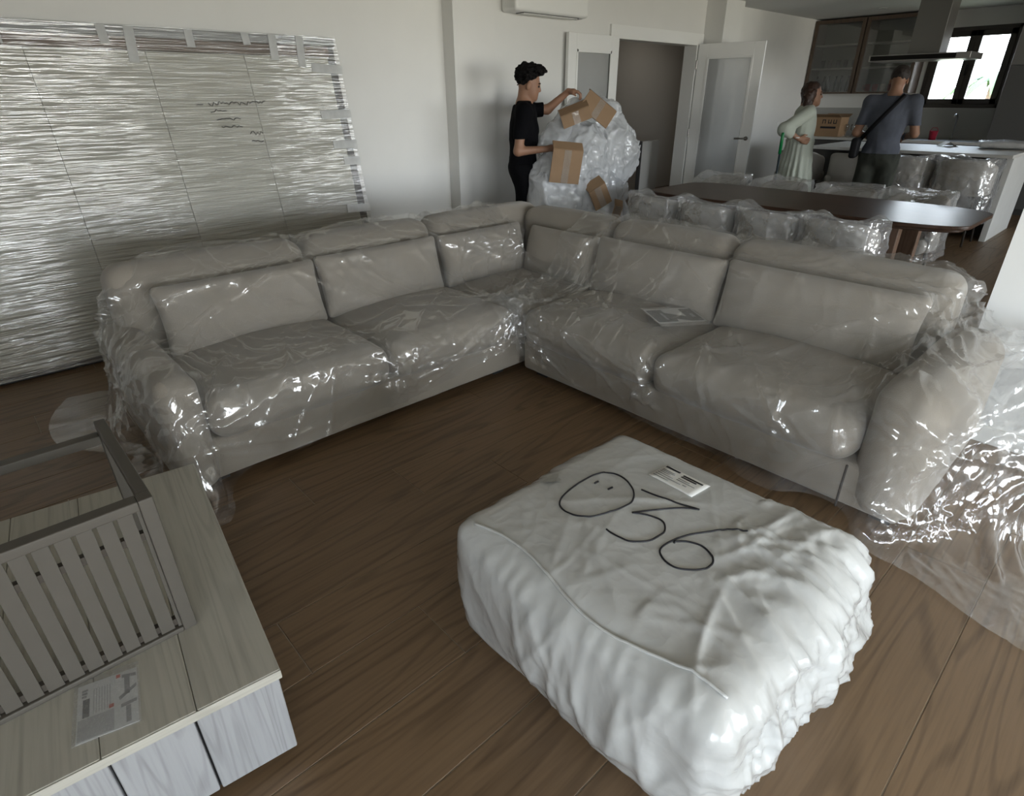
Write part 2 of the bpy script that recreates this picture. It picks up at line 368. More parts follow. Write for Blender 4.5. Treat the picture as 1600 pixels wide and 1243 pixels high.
# terrace wall behind the camera: three tall glazed doors
TZ1 = 2.45
m = MB(); m.box((XL, YR-.2, 0), (-2.4, YR, ZC)); m.box((3.2, YR-.2, 0), (3.7, YR, ZC)); m.box((9.3, YR-.2, 0), (XK, YR, ZC)); m.box((-2.4, YR-.2, TZ1), (3.2, YR, ZC)); m.box((3.7, YR-.2, TZ1), (9.3, YR, ZC)); struct(m.build('wall_terrace', WALL))
DARKFR = pmat('window_bronze', (.045, .038, .032), .45)
GLASS = glass('clear_glass')
def part_mb(parent, name, mat, boxes, bevel=.004):
    m = MB(); L_ = parent.location
    for a, b in boxes: m.box(tuple(a[i]-L_[i] for i in range(3)), tuple(b[i]-L_[i] for i in range(3)))
    return m.build(name, mat, parent, bevel)
for nm, TX0, TX1 in (('window_1', -2.4, 3.2), ('window_3', 3.7, 9.3)):
    wt = struct(empty(nm, ((TX0+TX1)/2, YR-.1, 0)))
    part_mb(wt, 'window_frame', DARKFR, [((TX0, YR-.15, 0), (TX1, YR-.05, .06)), ((TX0, YR-.15, TZ1-.06), (TX1, YR-.05, TZ1)), ((TX0, YR-.15, 0), (TX0+.06, YR-.05, TZ1)), ((TX1-.06, YR-.15, 0), (TX1, YR-.05, TZ1))])
    nd = 4; dw = (TX1-TX0-.12)/nd
    for i in range(nd):
        a = TX0+.06+i*dw; b = a+dw
        part_mb(wt, 'sash', DARKFR, [((a, YR-.13, .06), (a+.07, YR-.08, TZ1-.06)), ((b-.07, YR-.13, .06), (b, YR-.08, TZ1-.06)), ((a, YR-.13, .06), (b, YR-.08, .14)), ((a, YR-.13, TZ1-.14), (b, YR-.08, TZ1-.06))])
        part_mb(wt, 'pane', GLASS, [((a+.07, YR-.11, .14), (b-.07, YR-.105, TZ1-.14))], 0)
wl = struct(empty('window_added', (XL-.08, -3.2, 0)))  # unseen window added to light the partition and the right sofa front
part_mb(wl, 'window_frame', DARKFR, [((XL-.12, -4.9, 0), (XL-.04, -1.5, .06)), ((XL-.12, -4.9, TZ1-.06), (XL-.04, -1.5, TZ1)), ((XL-.12, -4.9, 0), (XL-.04, -4.84, TZ1)), ((XL-.12, -1.56, 0), (XL-.04, -1.5, TZ1)), ((XL-.12, -3.25, 0), (XL-.04, -3.15, TZ1))])
part_mb(wl, 'pane', GLASS, [((XL-.085, -4.84, .06), (XL-.08, -3.25, TZ1-.06))], 0); part_mb(wl, 'pane', GLASS, [((XL-.085, -3.15, .06), (XL-.08, -1.56, TZ1-.06))], 0)
# unseen slab added outside the terrace glazing to block the high sky
struct(MB().box((XL-.15, YR-3.2, ZC-.05), (XK+.15, YR-.2, ZC+.1)).build('ceiling_sky_blocker', CEIL))
wk = struct(empty('window_2', (XK+.06, (WY0+WY1)/2, WZ0)))
WINFR = pmat('window_brown', (.060, .052, .045), .5)
part_mb(wk, 'window_frame', WINFR, [((XK-.01, WY0, WZ0), (XK+.10, WY1, WZ0+.05)), ((XK-.01, WY0, WZ1-.05), (XK+.10, WY1, WZ1)), ((XK-.01, WY0, WZ0), (XK+.10, WY0+.05, WZ1)), ((XK-.01, WY1-.05, WZ0), (XK+.10, WY1, WZ1))])
ymid = (WY0+WY1)/2
for a, b in ((WY0+.05, ymid), (ymid, WY1-.05)):
    part_mb(wk, 'sash', WINFR, [((XK-.02, a, WZ0+.05), (XK+.05, a+.075, WZ1-.05)), ((XK-.02, b-.075, WZ0+.05), (XK+.05, b, WZ1-.05)), ((XK-.02, a, WZ0+.05), (XK+.05, b, WZ0+.12)), ((XK-.02, a, WZ1-.12), (XK+.05, b, WZ1-.05))])
    part_mb(wk, 'pane', GLASS, [((XK+.01, a+.075, WZ0+.12), (XK+.015, b-.075, WZ1-.12))], 0)
part_mb(wk, 'window_handle', pmat('black_metal', (.015, .015, .015), .4, metal=.5), [((XK-.06, ymid-.012, WZ0+.42), (XK-.03, ymid+.012, WZ0+.56))])
# hallway beyond the doors
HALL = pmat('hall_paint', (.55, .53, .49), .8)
area_light('hall_fill_light', (8.9, 5.7, ZC-.03), (0, 0, 0), .3, .3, .9, (1, .92, .82))  # fill light added to brighten the hall, not a real fixture
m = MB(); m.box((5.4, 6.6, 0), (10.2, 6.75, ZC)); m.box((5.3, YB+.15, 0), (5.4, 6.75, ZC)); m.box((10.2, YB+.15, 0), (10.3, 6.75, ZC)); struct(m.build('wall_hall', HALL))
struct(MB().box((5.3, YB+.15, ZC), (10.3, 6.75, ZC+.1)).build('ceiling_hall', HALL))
struct(MB().box((5.3, YB+.0, -.1), (10.3, 6.75, -.002)).build('floor_hall', pmat('hall_floor', (.17, .12, .085), .5)))
# door casing and leaves
m = MB(); m.box((5.90, 4.775, 0), (6.03, YB+.16, 2.075)); m.box((7.64, 4.775, 0), (7.77, YB+.16, 2.075)); m.box((5.90, 4.774, 2.0751), (7.77, YB+.161, 2.205)); struct(m.build('trim_1', TRIMW))
FROST = film('door_glass', .55, (.70, .71, .70), .05, 1, 2, .0, dvar=.05, gloss_max=.4, layers=2.0)
BRUSH = pmat('brushed_metal', (.32, .30, .28), .35, metal=.9)
def door_leaf(name, hinge, ang, handle_side):
    d = struct(empty(name, hinge, ang)); W, H, T, st = .825, 2.08, .04, .125
    m = MB(); m.box((0, -T/2, 0), (st, T/2, H)); m.box((W-st, -T/2, 0), (W, T/2, H)); m.box((st, -T/2, 0), (W-st, T/2, .24)); m.box((st, -T/2, H-.15), (W-st, T/2, H))
    m.build('door_frame', TRIMW, d, .003)
    m = MB()
    for s_ in (-1, 1):
        y0, y1 = (T/2-.004, T/2+.006) if s_ > 0 else (-T/2-.006, -T/2+.004)
        m.box((st-.005, y0, .235), (st+.022, y1, H-.145)); m.box((W-st-.022, y0, .235), (W-st+.005, y1, H-.145)); m.box((st, y0, .235), (W-st, y1, .262)); m.box((st, y0, H-.172), (W-st, y1, H-.145))
    m.build('glazing_bead', TRIMW, d, .002)
    bx('pane', (st, -.004, .24), (W-st, .004, H-.15), FROST, d, 0)
    for s_ in (-1, 1):
        m = MB(); m.tube([(W-.06, s_*T/2, 1.0), (W-.06, s_*(T/2+.012), 1.0)], .025, 16); m.tube([(W-.06, s_*(T/2+.01), 1.0), (W-.06, s_*(T/2+.05), 1.0), (W-.075, s_*(T/2+.056), 1.0), (W-.19, s_*(T/2+.056), 1.0)], .010, 10)
        m.build('door_handle', BRUSH, d, 0, True)
    for z in (.25, 1.05, 1.85):
        m = MB(); m.tube([(-.004, -T/2-.004, z-.05), (-.004, -T/2-.004, z+.05)], .007, 8); m.build('hinge', BRUSH, d)
    return d
door_leaf('door_1', (5.985, 4.742, .01), math.pi, 1)
door_leaf('door_2', (7.675, 4.76, .01), math.atan2(-.80, .16), 1)

# ================================================================== SOFA (two units) 
def cushion_deform(crown=(0, 0, 0), wr=.006, seed=0, sag=0):
    def f(P, h):
        u = P/h; Q = P.copy()
        for k in range(3):
            a, b = [j for j in range(3) if j != k]
            Q[:, k] += np.sign(u[:, k])*np.abs(u[:, k])**2*crown[k]*np.clip(1-u[:, a]**2, 0, 1)*np.clip(1-u[:, b]**2, 0, 1)
        n = vnoise(P, 5, (seed*3.1, 0, 0))*.6 + (ridged(P*np.array([1, 1.6, 1]), 7, (0, seed*1.7, 0), 3)-.3)
        Q += (P/np.maximum(np.linalg.norm(P, axis=1, keepdims=True), .01))*(n*wr)[:, None]
        return Q
    return f
def soft(name, lo, hi, r, parent, mat=FABRIC, crown=(0, 0, 0), wr=.004, seed=0, step=.045, M=None):
    lo = np.array(lo); hi = np.array(hi); c = (lo+hi)/2; h = (hi-lo)/2
    V, F = rbox((0, 0, 0), h, r, step, cushion_deform(crown, wr, seed))
    if M is not None: V = V@np.array(M).T
    o = np_mesh(name, V, F, mat, parent); pl = parent.location if parent else Vector((0, 0, 0))
    o.location = Vector(c)-Vector(pl); return o
def seam(parent, pts, r=.006, name='piping', mat=FABRIC):
    m = MB(); L_ = parent.location; m.tube([tuple(p[i]-L_[i] for i in range(3)) for p in pts], r, 6); return m.build(name, mat, parent, 0, True)
SDF = []          # collision volumes for the sheets: (lo, hi, r)
sofaL = tag(empty('corner_sofa', (1.8, 2.9, 0)), 'grey-beige sofa unit with corner seat along the wrapped board, under clear sheet', 'sofa')
sofaR = tag(empty('sofa_section', (2.7, 1.3, 0)), 'grey-beige two-seat sofa unit with rounded arm near the white partition', 'sofa')
def sp_(parent, name, lo, hi, r, crown=(0, 0, 0), wr=.003, seed=0, mat=FABRIC, grow=.0):
    SDF.append((np.array(lo)-grow, np.array(hi)+grow, r+grow, crown, None)); return soft(name, lo, hi, r, parent, mat, crown, wr, seed)
# left unit
sp_(sofaL, 'base', (.40, 2.385, .045), (3.19, 3.36, .235), .025)
for x0, x1, y0, y1 in ((.46, .54, 2.45, 2.53), (2.1, 2.18, 2.45, 2.53), (.46, .54, 3.2, 3.28), (3.08, 3.16, 3.2, 3.28)):
    part_mb(sofaL, 'foot', pmat('black_plastic', (.02, .02, .02), .5), [((x0, y0, 0), (x1, y1, .05))])
sp_(sofaL, 'armrest', (.335, 2.35, .03), (.495, 3.32, .545), .062, (.008, 0, .01), .004, 1)
for i, (a, b) in enumerate(((.40, 1.355), (1.36, 2.205), (2.21, 3.19))):
    sp_(sofaL, 'back_cushion', (a, 3.13, .20), (b, 3.36, .815), .085, (0, .02, .012), .004, 2+i)
for i, (a, b) in enumerate(((.50, 1.36), (1.365, 2.205))):
    sp_(sofaL, 'seat_cushion', (a, 2.345, .225), (b, 3.12, .425), .075, (0, .012, .05), .006, 6+i)
sp_(sofaL, 'seat_cushion', (2.21, 2.33, .225), (3.0, 3.12, .425), .06, (0, 0, .025), .006, 9)
# right unit
sp_(sofaR, 'base', (2.235, .30, .045), (3.19, 2.335, .235), .025)
for x0, x1, y0, y1 in ((2.3, 2.38, .33, .41), (2.3, 2.38, 2.2, 2.28), (3.08, 3.16, .33, .41), (3.08, 3.16, 2.2, 2.28)):
    part_mb(sofaR, 'foot', MATS['black_plastic'], [((x0, y0, 0), (x1, y1, .05))])
sp_(sofaR, 'armrest', (2.215, .265, .03), (3.17, .50, .60), .10, (.01, .01, .02), .006, 11)
for i, (a, b) in enumerate(((.47, 1.52), (1.525, 2.33))):
    sp_(sofaR, 'back_cushion', (2.965, a, .20), (3.195, b, .815), .085, (.02, 0, .012), .004, 12+i)
sp_(sofaL, 'back_cushion', (2.965, 2.335, .20), (3.195, 3.128, .81), .085, (.02, 0, .012), .004, 14)
for i, (a, b) in enumerate(((.505, 1.43), (1.435, 2.325))):
    sp_(sofaR, 'seat_cushion', (2.195, a, .225), (2.96, b, .425), .075, (.012, 0, .055), .006, 15+i)
# loose lumbar pillows, leaning on the backs
def pillow(name, c, w_, hgt, t, ax, tilt, seed, label, rz=0):
    h = np.array([w_/2, t/2, hgt/2])
    def df(P, h):
        u = P/h; Q = P.copy()
        edge = np.clip(1-np.abs(u[:, 0])**4, 0, 1)*np.clip(1-np.abs(u[:, 2])**3, 0, 1)
        Q[:, 1] *= .10+.98*edge**.55
        pin = np.abs(u[:, 0])**6*np.abs(u[:, 2])**6
        Q[:, 0] *= 1-.04*np.clip(1-u[:, 2]**2, 0, 1)*np.abs(u[:, 0])**8; Q[:, 2] *= 1-.05*np.clip(1-u[:, 0]**2, 0, 1)*0 + .03*pin
        n = vnoise(P, 7, (seed*2.3, 1, 0))*.7 + ridged(P*np.array([1, 1, 2.0]), 9, (seed*1.3, 0, 0), 4)*.6
        Q[:, 1] += np.sign(u[:, 1])*n*.006*(np.abs(u[:, 1]) > .3)
        return Q
    V, F = rbox((0, 0, 0), h, .03, .03, df)
    o = np_mesh(name, V, F, FABRIC2); o.location = c; o.rotation_euler = (tilt, 0, rz)
    tag(o, label, 'pillow', 'lumbar pillows on the corner sofa')
    SDF.append((np.array(c)-h*np.array([1, .9, 1]), np.array(c)+h*np.array([1, .9, 1]), .06, (0, 0, 0), np.array(o.rotation_euler.to_matrix())))
    return o
PT = -.26
pillow('lumbar_pillow', (.935, 2.99, .575), .80, .33, .17, 0, PT, 1, 'long grey lumbar pillow at the far end by the slim armrest, facing the coffee table')
pillow('lumbar_pillow', (1.74, 3.0, .58), .80, .33, .17, 0, PT, 2, 'long grey lumbar pillow in the middle of the three along the board side')
pillow('lumbar_pillow', (2.52, 3.01, .575), .70, .32, .17, 0, PT, 3, 'lumbar pillow just beside the inner corner, on the side below the pillar')
pillow('lumbar_pillow', (2.845, 2.62, .575), .60, .31, .16, 0, PT, 4, 'grey pillow of the inner corner lying under hazy creased sheet', -math.pi/2)
pillow('lumbar_pillow', (2.83, 1.88, .58), .86, .33, .18, 0, PT, 5, 'long grey lumbar pillow behind the small brochure', -math.pi/2)
pillow('lumbar_pillow', (2.83, .99, .585), .92, .34, .19, 0, PT, 6, 'long grey lumbar pillow nearest the rounded armrest and the partition', -math.pi/2)
seam(sofaR, [(2.235, .515, .03), (2.233, .515, .13), (2.234, .515, .225)], .004, 'base_seam', pmat('seam_dark', (.05, .045, .04), .9))

# ------------------------------------------------------------------ plastic sheets: position-based cloth on the sofa's distance field
G_LO, G_RES = np.array([-.3, -.9, -.12]), .02
G_N = (np.array([4.1, 4.1, 1.1])-G_LO)/G_RES; G_N = G_N.astype(int)+1
def build_sdf(vols, extra=()):
    g = [G_LO[k]+np.arange(G_N[k])*G_RES for k in range(3)]
    D = np.full(tuple(G_N), 9., np.float32)
    for lo, hi, r, crown, M in vols:
        c, h = (lo+hi)/2, (hi-lo)/2; r = min(r, h.min()*.99); mar = .12; hw = h if M is None else np.abs(M)@h
        sl = [slice(max(0, int((c[k]-hw[k]-mar-G_LO[k])/G_RES)), min(G_N[k], int((c[k]+hw[k]+mar-G_LO[k])/G_RES)+2)) for k in range(3)]
        p = np.stack(np.meshgrid(*[g[k][sl[k]]-c[k] for k in range(3)], indexing='ij'), -1)
        if M is not None: p = p@M
        u = np.clip(p/h, -1, 1); p = p.copy()
        for k in range(3):
            if crown[k]:
                a_, b_ = [j for j in range(3) if j != k]
                p[..., k] -= np.sign(u[..., k])*u[..., k]**2*crown[k]*(1-u[..., a_]**2)*(1-u[..., b_]**2)
        q = np.abs(p)-(h-r)
        d = np.linalg.norm(np.maximum(q, 0), axis=-1)+np.minimum(q.max(-1), 0)-r
        D[tuple(sl)] = np.minimum(D[tuple(sl)], d)
    D = np.minimum(D, g[2][None, None, :].astype(np.float32))       # the floor
    return np.minimum(D, .25)
def sdf_sample(D, P):
    q = (P-G_LO)/G_RES; q = np.clip(q, 0.01, np.array(G_N)-1.02); i = q.astype(int); f = q-i
    x, y, z = f.T; a, b, c = i.T
    c000, c100, c010, c110 = D[a,b,c], D[a+1,b,c], D[a,b+1,c], D[a+1,b+1,c]
    c001, c101, c011, c111 = D[a,b,c+1], D[a+1,b,c+1], D[a,b+1,c+1], D[a+1,b+1,c+1]
    x0 = c000*(1-x)+c100*x; x1 = c010*(1-x)+c110*x; x2 = c001*(1-x)+c101*x; x3 = c011*(1-x)+c111*x
    y0 = x0*(1-y)+x1*y; y1 = x2*(1-y)+x3*y
    d = y0*(1-z)+y1*z
    gx = ((c100-c000)*(1-y)+(c110-c010)*y)*(1-z)+((c101-c001)*(1-y)+(c111-c011)*y)*z
    g = np.stack([gx, (x1-x0)*(1-z)+(x3-x2)*z, y1-y0], 1)
    return d, g/np.maximum(np.linalg.norm(g, axis=1, keepdims=True), 1e-6)
def drape(P0, res, D, steps=150, iters=10, thick=.014, pins=None, grav=9.8, damp=.985, push=None, bend=.12, seed=1):
    """P0: nu x nv x 3 start positions, res: rest spacing. Returns the draped grid."""
    P = P0.copy(); V = np.zeros_like(P); dt = 1/60; r_ = np.random.default_rng(seed)
    nu, nv = P.shape[:2]
    def sat(A, B, rest, k):
        d = B-A; L_ = np.linalg.norm(d, axis=2, keepdims=True); c = d*((L_-rest)/np.maximum(L_, 1e-6)*.5*k); return c
    def pair(sa, sb, rest, k, only_stretch=False):
        A, B = P[sa], P[sb]; d = B-A; L_ = np.linalg.norm(d, axis=2, keepdims=True); e_ = (L_-rest)
        if only_stretch: e_ = np.maximum(e_, 0)
        c = d*(e_/np.maximum(L_, 1e-6)*.5*k); P[sa] += c; P[sb] -= c
    for s in range(steps):
        Q = P.copy(); V[..., 2] -= grav*dt
        if push is not None: V += push(P, s)*dt
        V *= damp; sp = np.linalg.norm(V, axis=2, keepdims=True); V *= np.minimum(1, 1.6/np.maximum(sp, 1e-6))
        P = P+V*dt
        for it in range(iters):
            for o in (0, 1):
                n = (nu-o)//2*2; pair((slice(o, o+n, 2),), (slice(o+1, o+n, 2),), res, 1)
                n = (nv-o)//2*2; pair((slice(None), slice(o, o+n, 2)), (slice(None), slice(o+1, o+n, 2)), res, 1)
            if it % 2 == 0:
                pair((slice(0, -1), slice(0, -1)), (slice(1, None), slice(1, None)), res*1.4142, .30)
                pair((slice(1, None), slice(0, -1)), (slice(0, -1), slice(1, None)), res*1.4142, .30)
                pair((slice(0, -2),), (slice(2, None),), res*2, bend)
                pair((slice(None), slice(0, -2)), (slice(None), slice(2, None)), res*2, bend)
                if it % 4 == 0:
                    
                    for n_ in (5, 9):
                        pair((slice(0, -n_),), (slice(n_, None),), res*n_, bend*.8); pair((slice(None), slice(0, -n_)), (slice(None), slice(n_, None)), res*n_, bend*.8)
            if it % 3 == 2 or it == iters-1:
                f = P.reshape(-1, 3); d, g = sdf_sample(D, f); pen = thick-d; m_ = pen > 0
                if m_.any(): f[m_] += g[m_]*np.minimum(pen[m_], .02)[:, None]
                P = f.reshape(nu, nv, 3)
            if pins is not None:
                for (mask, pos) in pins: P[mask] = pos
        V = (P-Q)/dt
        f = P.reshape(-1, 3); d, g = sdf_sample(D, f); m_ = d < thick+.004
        v = V.reshape(-1, 3); v[m_] *= .55; V = v.reshape(nu, nv, 3)
    return P
def upsample(G, k=3):
    """Catmull-Rom upsampling of a grid of points by k in both directions"""
    def up(A):
        n = len(A); t = np.arange((n-1)*k+1)/k; i = np.minimum(t.astype(int), n-2); f = (t-i)[:, None, None]
        p0, p1, p2, p3 = A[np.maximum(i-1, 0)], A[i], A[i+1], A[np.minimum(i+2, n-1)]
        return .5*(2*p1+(p2-p0)*f+(2*p0-5*p1+4*p2-p3)*f**2+(3*p1-p0-3*p2+p3)*f**3)
    return up(up(G).transpose(1, 0, 2)).transpose(1, 0, 2)
def crease(G, res, n, seed, amp=(.006, .022), wid=(.005, .014), length=(.10, .6), dirs=None, fine=.003, focus=()):
    """straight creases and small crinkles pulled out along the normals"""
    r_ = np.random.default_rng(seed); nu, nv = G.shape[:2]
    U, V = np.meshgrid(np.arange(nu)*res, np.arange(nv)*res, indexing='ij'); H = np.zeros((nu, nv))
    for q in range(n):
        c = (r_.uniform(0, U.max()), r_.uniform(0, V.max())); t = r_.uniform(0, math.pi) if dirs is None else dirs[r_.integers(len(dirs))]+r_.normal(0, .35)
        L_, w_, a = r_.uniform(*length), r_.uniform(*wid), r_.uniform(*amp)
        du, dv = U-c[0], V-c[1]; s_ = du*math.cos(t)+dv*math.sin(t); d = -du*math.sin(t)+dv*math.cos(t)+.03*np.sin(s_*r_.uniform(3, 9)+q)
        H += a*np.exp(-np.abs(d)/w_)*np.clip(1-(s_/L_)**2, 0, 1)
    for (fx, fy, fz, rad, cnt) in focus:            # gathers: creases running out of a bunched place
        k_ = np.argmin(((G-np.array([fx, fy, fz]))**2).sum(2)); c0 = (U.ravel()[k_], V.ravel()[k_])
        for q in range(cnt):
            t = r_.uniform(0, 2*math.pi); w_, a = r_.uniform(.005, .014), r_.uniform(.008, .028); du, dv = U-c0[0]-r_.normal(0, .04), V-c0[1]-r_.normal(0, .04)
            s_ = du*math.cos(t)+dv*math.sin(t); d = -du*math.sin(t)+dv*math.cos(t)+.02*np.sin(s_*9+q); L_ = rad*r_.uniform(.4, 1.2)
            H += a*np.exp(-np.abs(d)/w_)*np.clip(s_/.03, 0, 1)*np.clip(1-s_/L_, 0, 1)
    H -= H.mean()*.3; H *= np.clip(G[..., 2]/.16, .22, 1)
    P = G.reshape(-1, 3); H += (fine*(ridged(P, 11, (seed, 0, 0), 3)+.6*ridged(P, 23, (0, seed, 0), 3))).reshape(nu, nv)
    du = np.gradient(G, axis=0); dv = np.gradient(G, axis=1); N = np.cross(du, dv); N /= np.maximum(np.linalg.norm(N, axis=2, keepdims=True), 1e-9)
    return G+N*H[..., None]
def sheet(name, G, mat, parent=None, sub=0):
    nu, nv = G.shape[:2]; i = np.arange(nu*nv).reshape(nu, nv)
    F = np.stack([i[:-1, :-1], i[1:, :-1], i[1:, 1:], i[:-1, 1:]], 2).reshape(-1, 4)
    return np_mesh(name, G.reshape(-1, 3), F, mat, parent, True, sub)
def grid0(x0, x1, y0, y1, res, z, amp=.03, seed=0, slack=1.0, rot=0):
    nu, nv = int((x1-x0)/res)+1, int((y1-y0)/res)+1
    X, Y = np.meshgrid(x0+np.arange(nu)*res, y0+np.arange(nv)*res, indexing='ij')
    P = np.stack([X, Y, np.full_like(X, z)], 2); f = P.reshape(-1, 3)
    f[:, 2] += amp*vnoise(f*np.array([1, 1, 0]), 3, (seed, seed*2, 0)) + amp*.5*vnoise(f*np.array([1, 1, 0]), 9, (seed, 0, 3))
    return f.reshape(nu, nv, 3)
def squeeze(G, sx, sy, cx, cy):
    """gather the sheet before it falls, so that it lands with slack"""
    G = G.copy(); G[..., 0] = cx+(G[..., 0]-cx)*sx; G[..., 1] = cy+(G[..., 1]-cy)*sy; return G
AIR = [(np.array([2.5, -.12, .28]), np.array([3.26, .30, .60]), .13, (0, 0, 0), None)]        # air trapped in the sheet past the armrest
WALLV = [(np.array([3.30, -.9, -.1]), np.array([3.7, .43, 1.4]), .005, (0, 0, 0), None), (np.array([-.3, 1.09, -.1]), np.array([.28, 2.09, .335]), .01, (0, 0, 0), None)]
DS = build_sdf(SDF+AIR+WALLV)
RS = .027
gL = drape(squeeze(grid0(-.08, 3.02, 2.02, 3.92, RS, .95, .04, 1), .94, .95, 1.62, 2.92), RS, DS, 140, 9, seed=1)
gL = crease(upsample(gL, 3), RS/3, 300, 3, focus=((2.15, 2.42, .40, .7, 70), (.42, 2.4, .40, .7, 40), (1.36, 2.35, .30, .5, 30), (2.9, 3.0, .45, .6, 40), (.45, 3.2, .6, .4, 25)))
cl = sheet('plastic_sheet', gL, FILM); tag(cl, 'clear plastic dust sheet draped over the sofa unit beside the wrapped board', 'plastic sheet')
gR = drape(squeeze(grid0(1.86, 3.75, -.56, 2.72, RS, .95, .04, 5), .95, .95, 2.8, 1.35), RS, DS, 140, 9, seed=2)
gR = crease(upsample(gR, 3), RS/3, 340, 4, focus=((2.22, 2.3, .38, .7, 70), (2.7, .42, .60, .6, 60), (2.25, .30, .45, .6, 50), (2.25, .28, .1, .5, 40), (2.2, 1.43, .3, .4, 25), (3.0, .45, .7, .5, 30)))
crr = sheet('plastic_sheet', gR, FILM); tag(crr, 'clear plastic dust sheet over the two-seat unit, bulging past the rounded armrest', 'plastic sheet')

# ================================================================== WRAPPED OTTOMAN
WRAP = pmat('milky_wrap', (.53, .54, .535), .26, .05, 5, spec=.6, coat=.6)
_nt = WRAP.node_tree; _b = _nt.nodes['Principled BSDF']; _tc = _n(_nt, 'ShaderNodeTexCoord'); _dn = _n(_nt, 'ShaderNodeTexNoise'); _dn.inputs['Scale'].default_value = 5; _dn.inputs['Detail'].default_value = 4
_mx = _n(_nt, 'ShaderNodeMix', data_type='VECTOR'); _mx.inputs[0].default_value = .2; _nt.links.new(_tc.outputs['Object'], _dn.inputs['Vector']); _nt.links.new(_tc.outputs['Object'], _mx.inputs[4]); _nt.links.new(_dn.outputs['Color'], _mx.inputs[5])
_mp = _n(_nt, 'ShaderNodeMapping'); _mp.inputs['Scale'].default_value = (1, 1, .45); _nt.links.new(_mx.outputs[1], _mp.inputs[0])
_vo = _n(_nt, 'ShaderNodeTexVoronoi'); _vo.inputs['Scale'].default_value = 26; _nt.links.new(_mp.outputs[0], _vo.inputs['Vector'])
_bp = _n(_nt, 'ShaderNodeBump'); _bp.inputs['Strength'].default_value = .10; _bp.inputs['Distance'].default_value = .02; _nt.links.new(_vo.outputs['Distance'], _bp.inputs['Height']); _nt.links.new(_bp.outputs[0], _b.inputs['Normal']); _nt.links.new(_bp.outputs[0], _b.inputs['Coat Normal'])
ott = tag(empty('wrapped_ottoman', (1.15, .67, 0)), 'square ottoman wrapped in milky white plastic, hand-marked with black numerals', 'ottoman')
def crease3(P, n, seed, c, spread, amp, wid, rad, tilt=.5):
    """straight creases: thin ridges where random planes cut the surface near random points"""
    r_ = np.random.default_rng(seed); H = np.zeros(len(P))
    for q in range(n):
        c0 = np.array(c)+r_.normal(0, 1, 3)*np.array(spread); a_ = r_.uniform(0, math.pi); nn = np.array([math.cos(a_), math.sin(a_), r_.normal(0, tilt)]); nn /= np.linalg.norm(nn)
        d = (P-c0)@nn; w_ = r_.uniform(*wid); e_ = ((P-c0)**2).sum(1)/r_.uniform(*rad)**2
        d = d+.012*np.sin((P@np.cross(nn, (.3, .2, .9)))*r_.uniform(6, 16)+q); H += r_.uniform(*amp)*np.exp(-np.abs(d)/w_)*np.clip(1-e_, 0, 1)
    return H
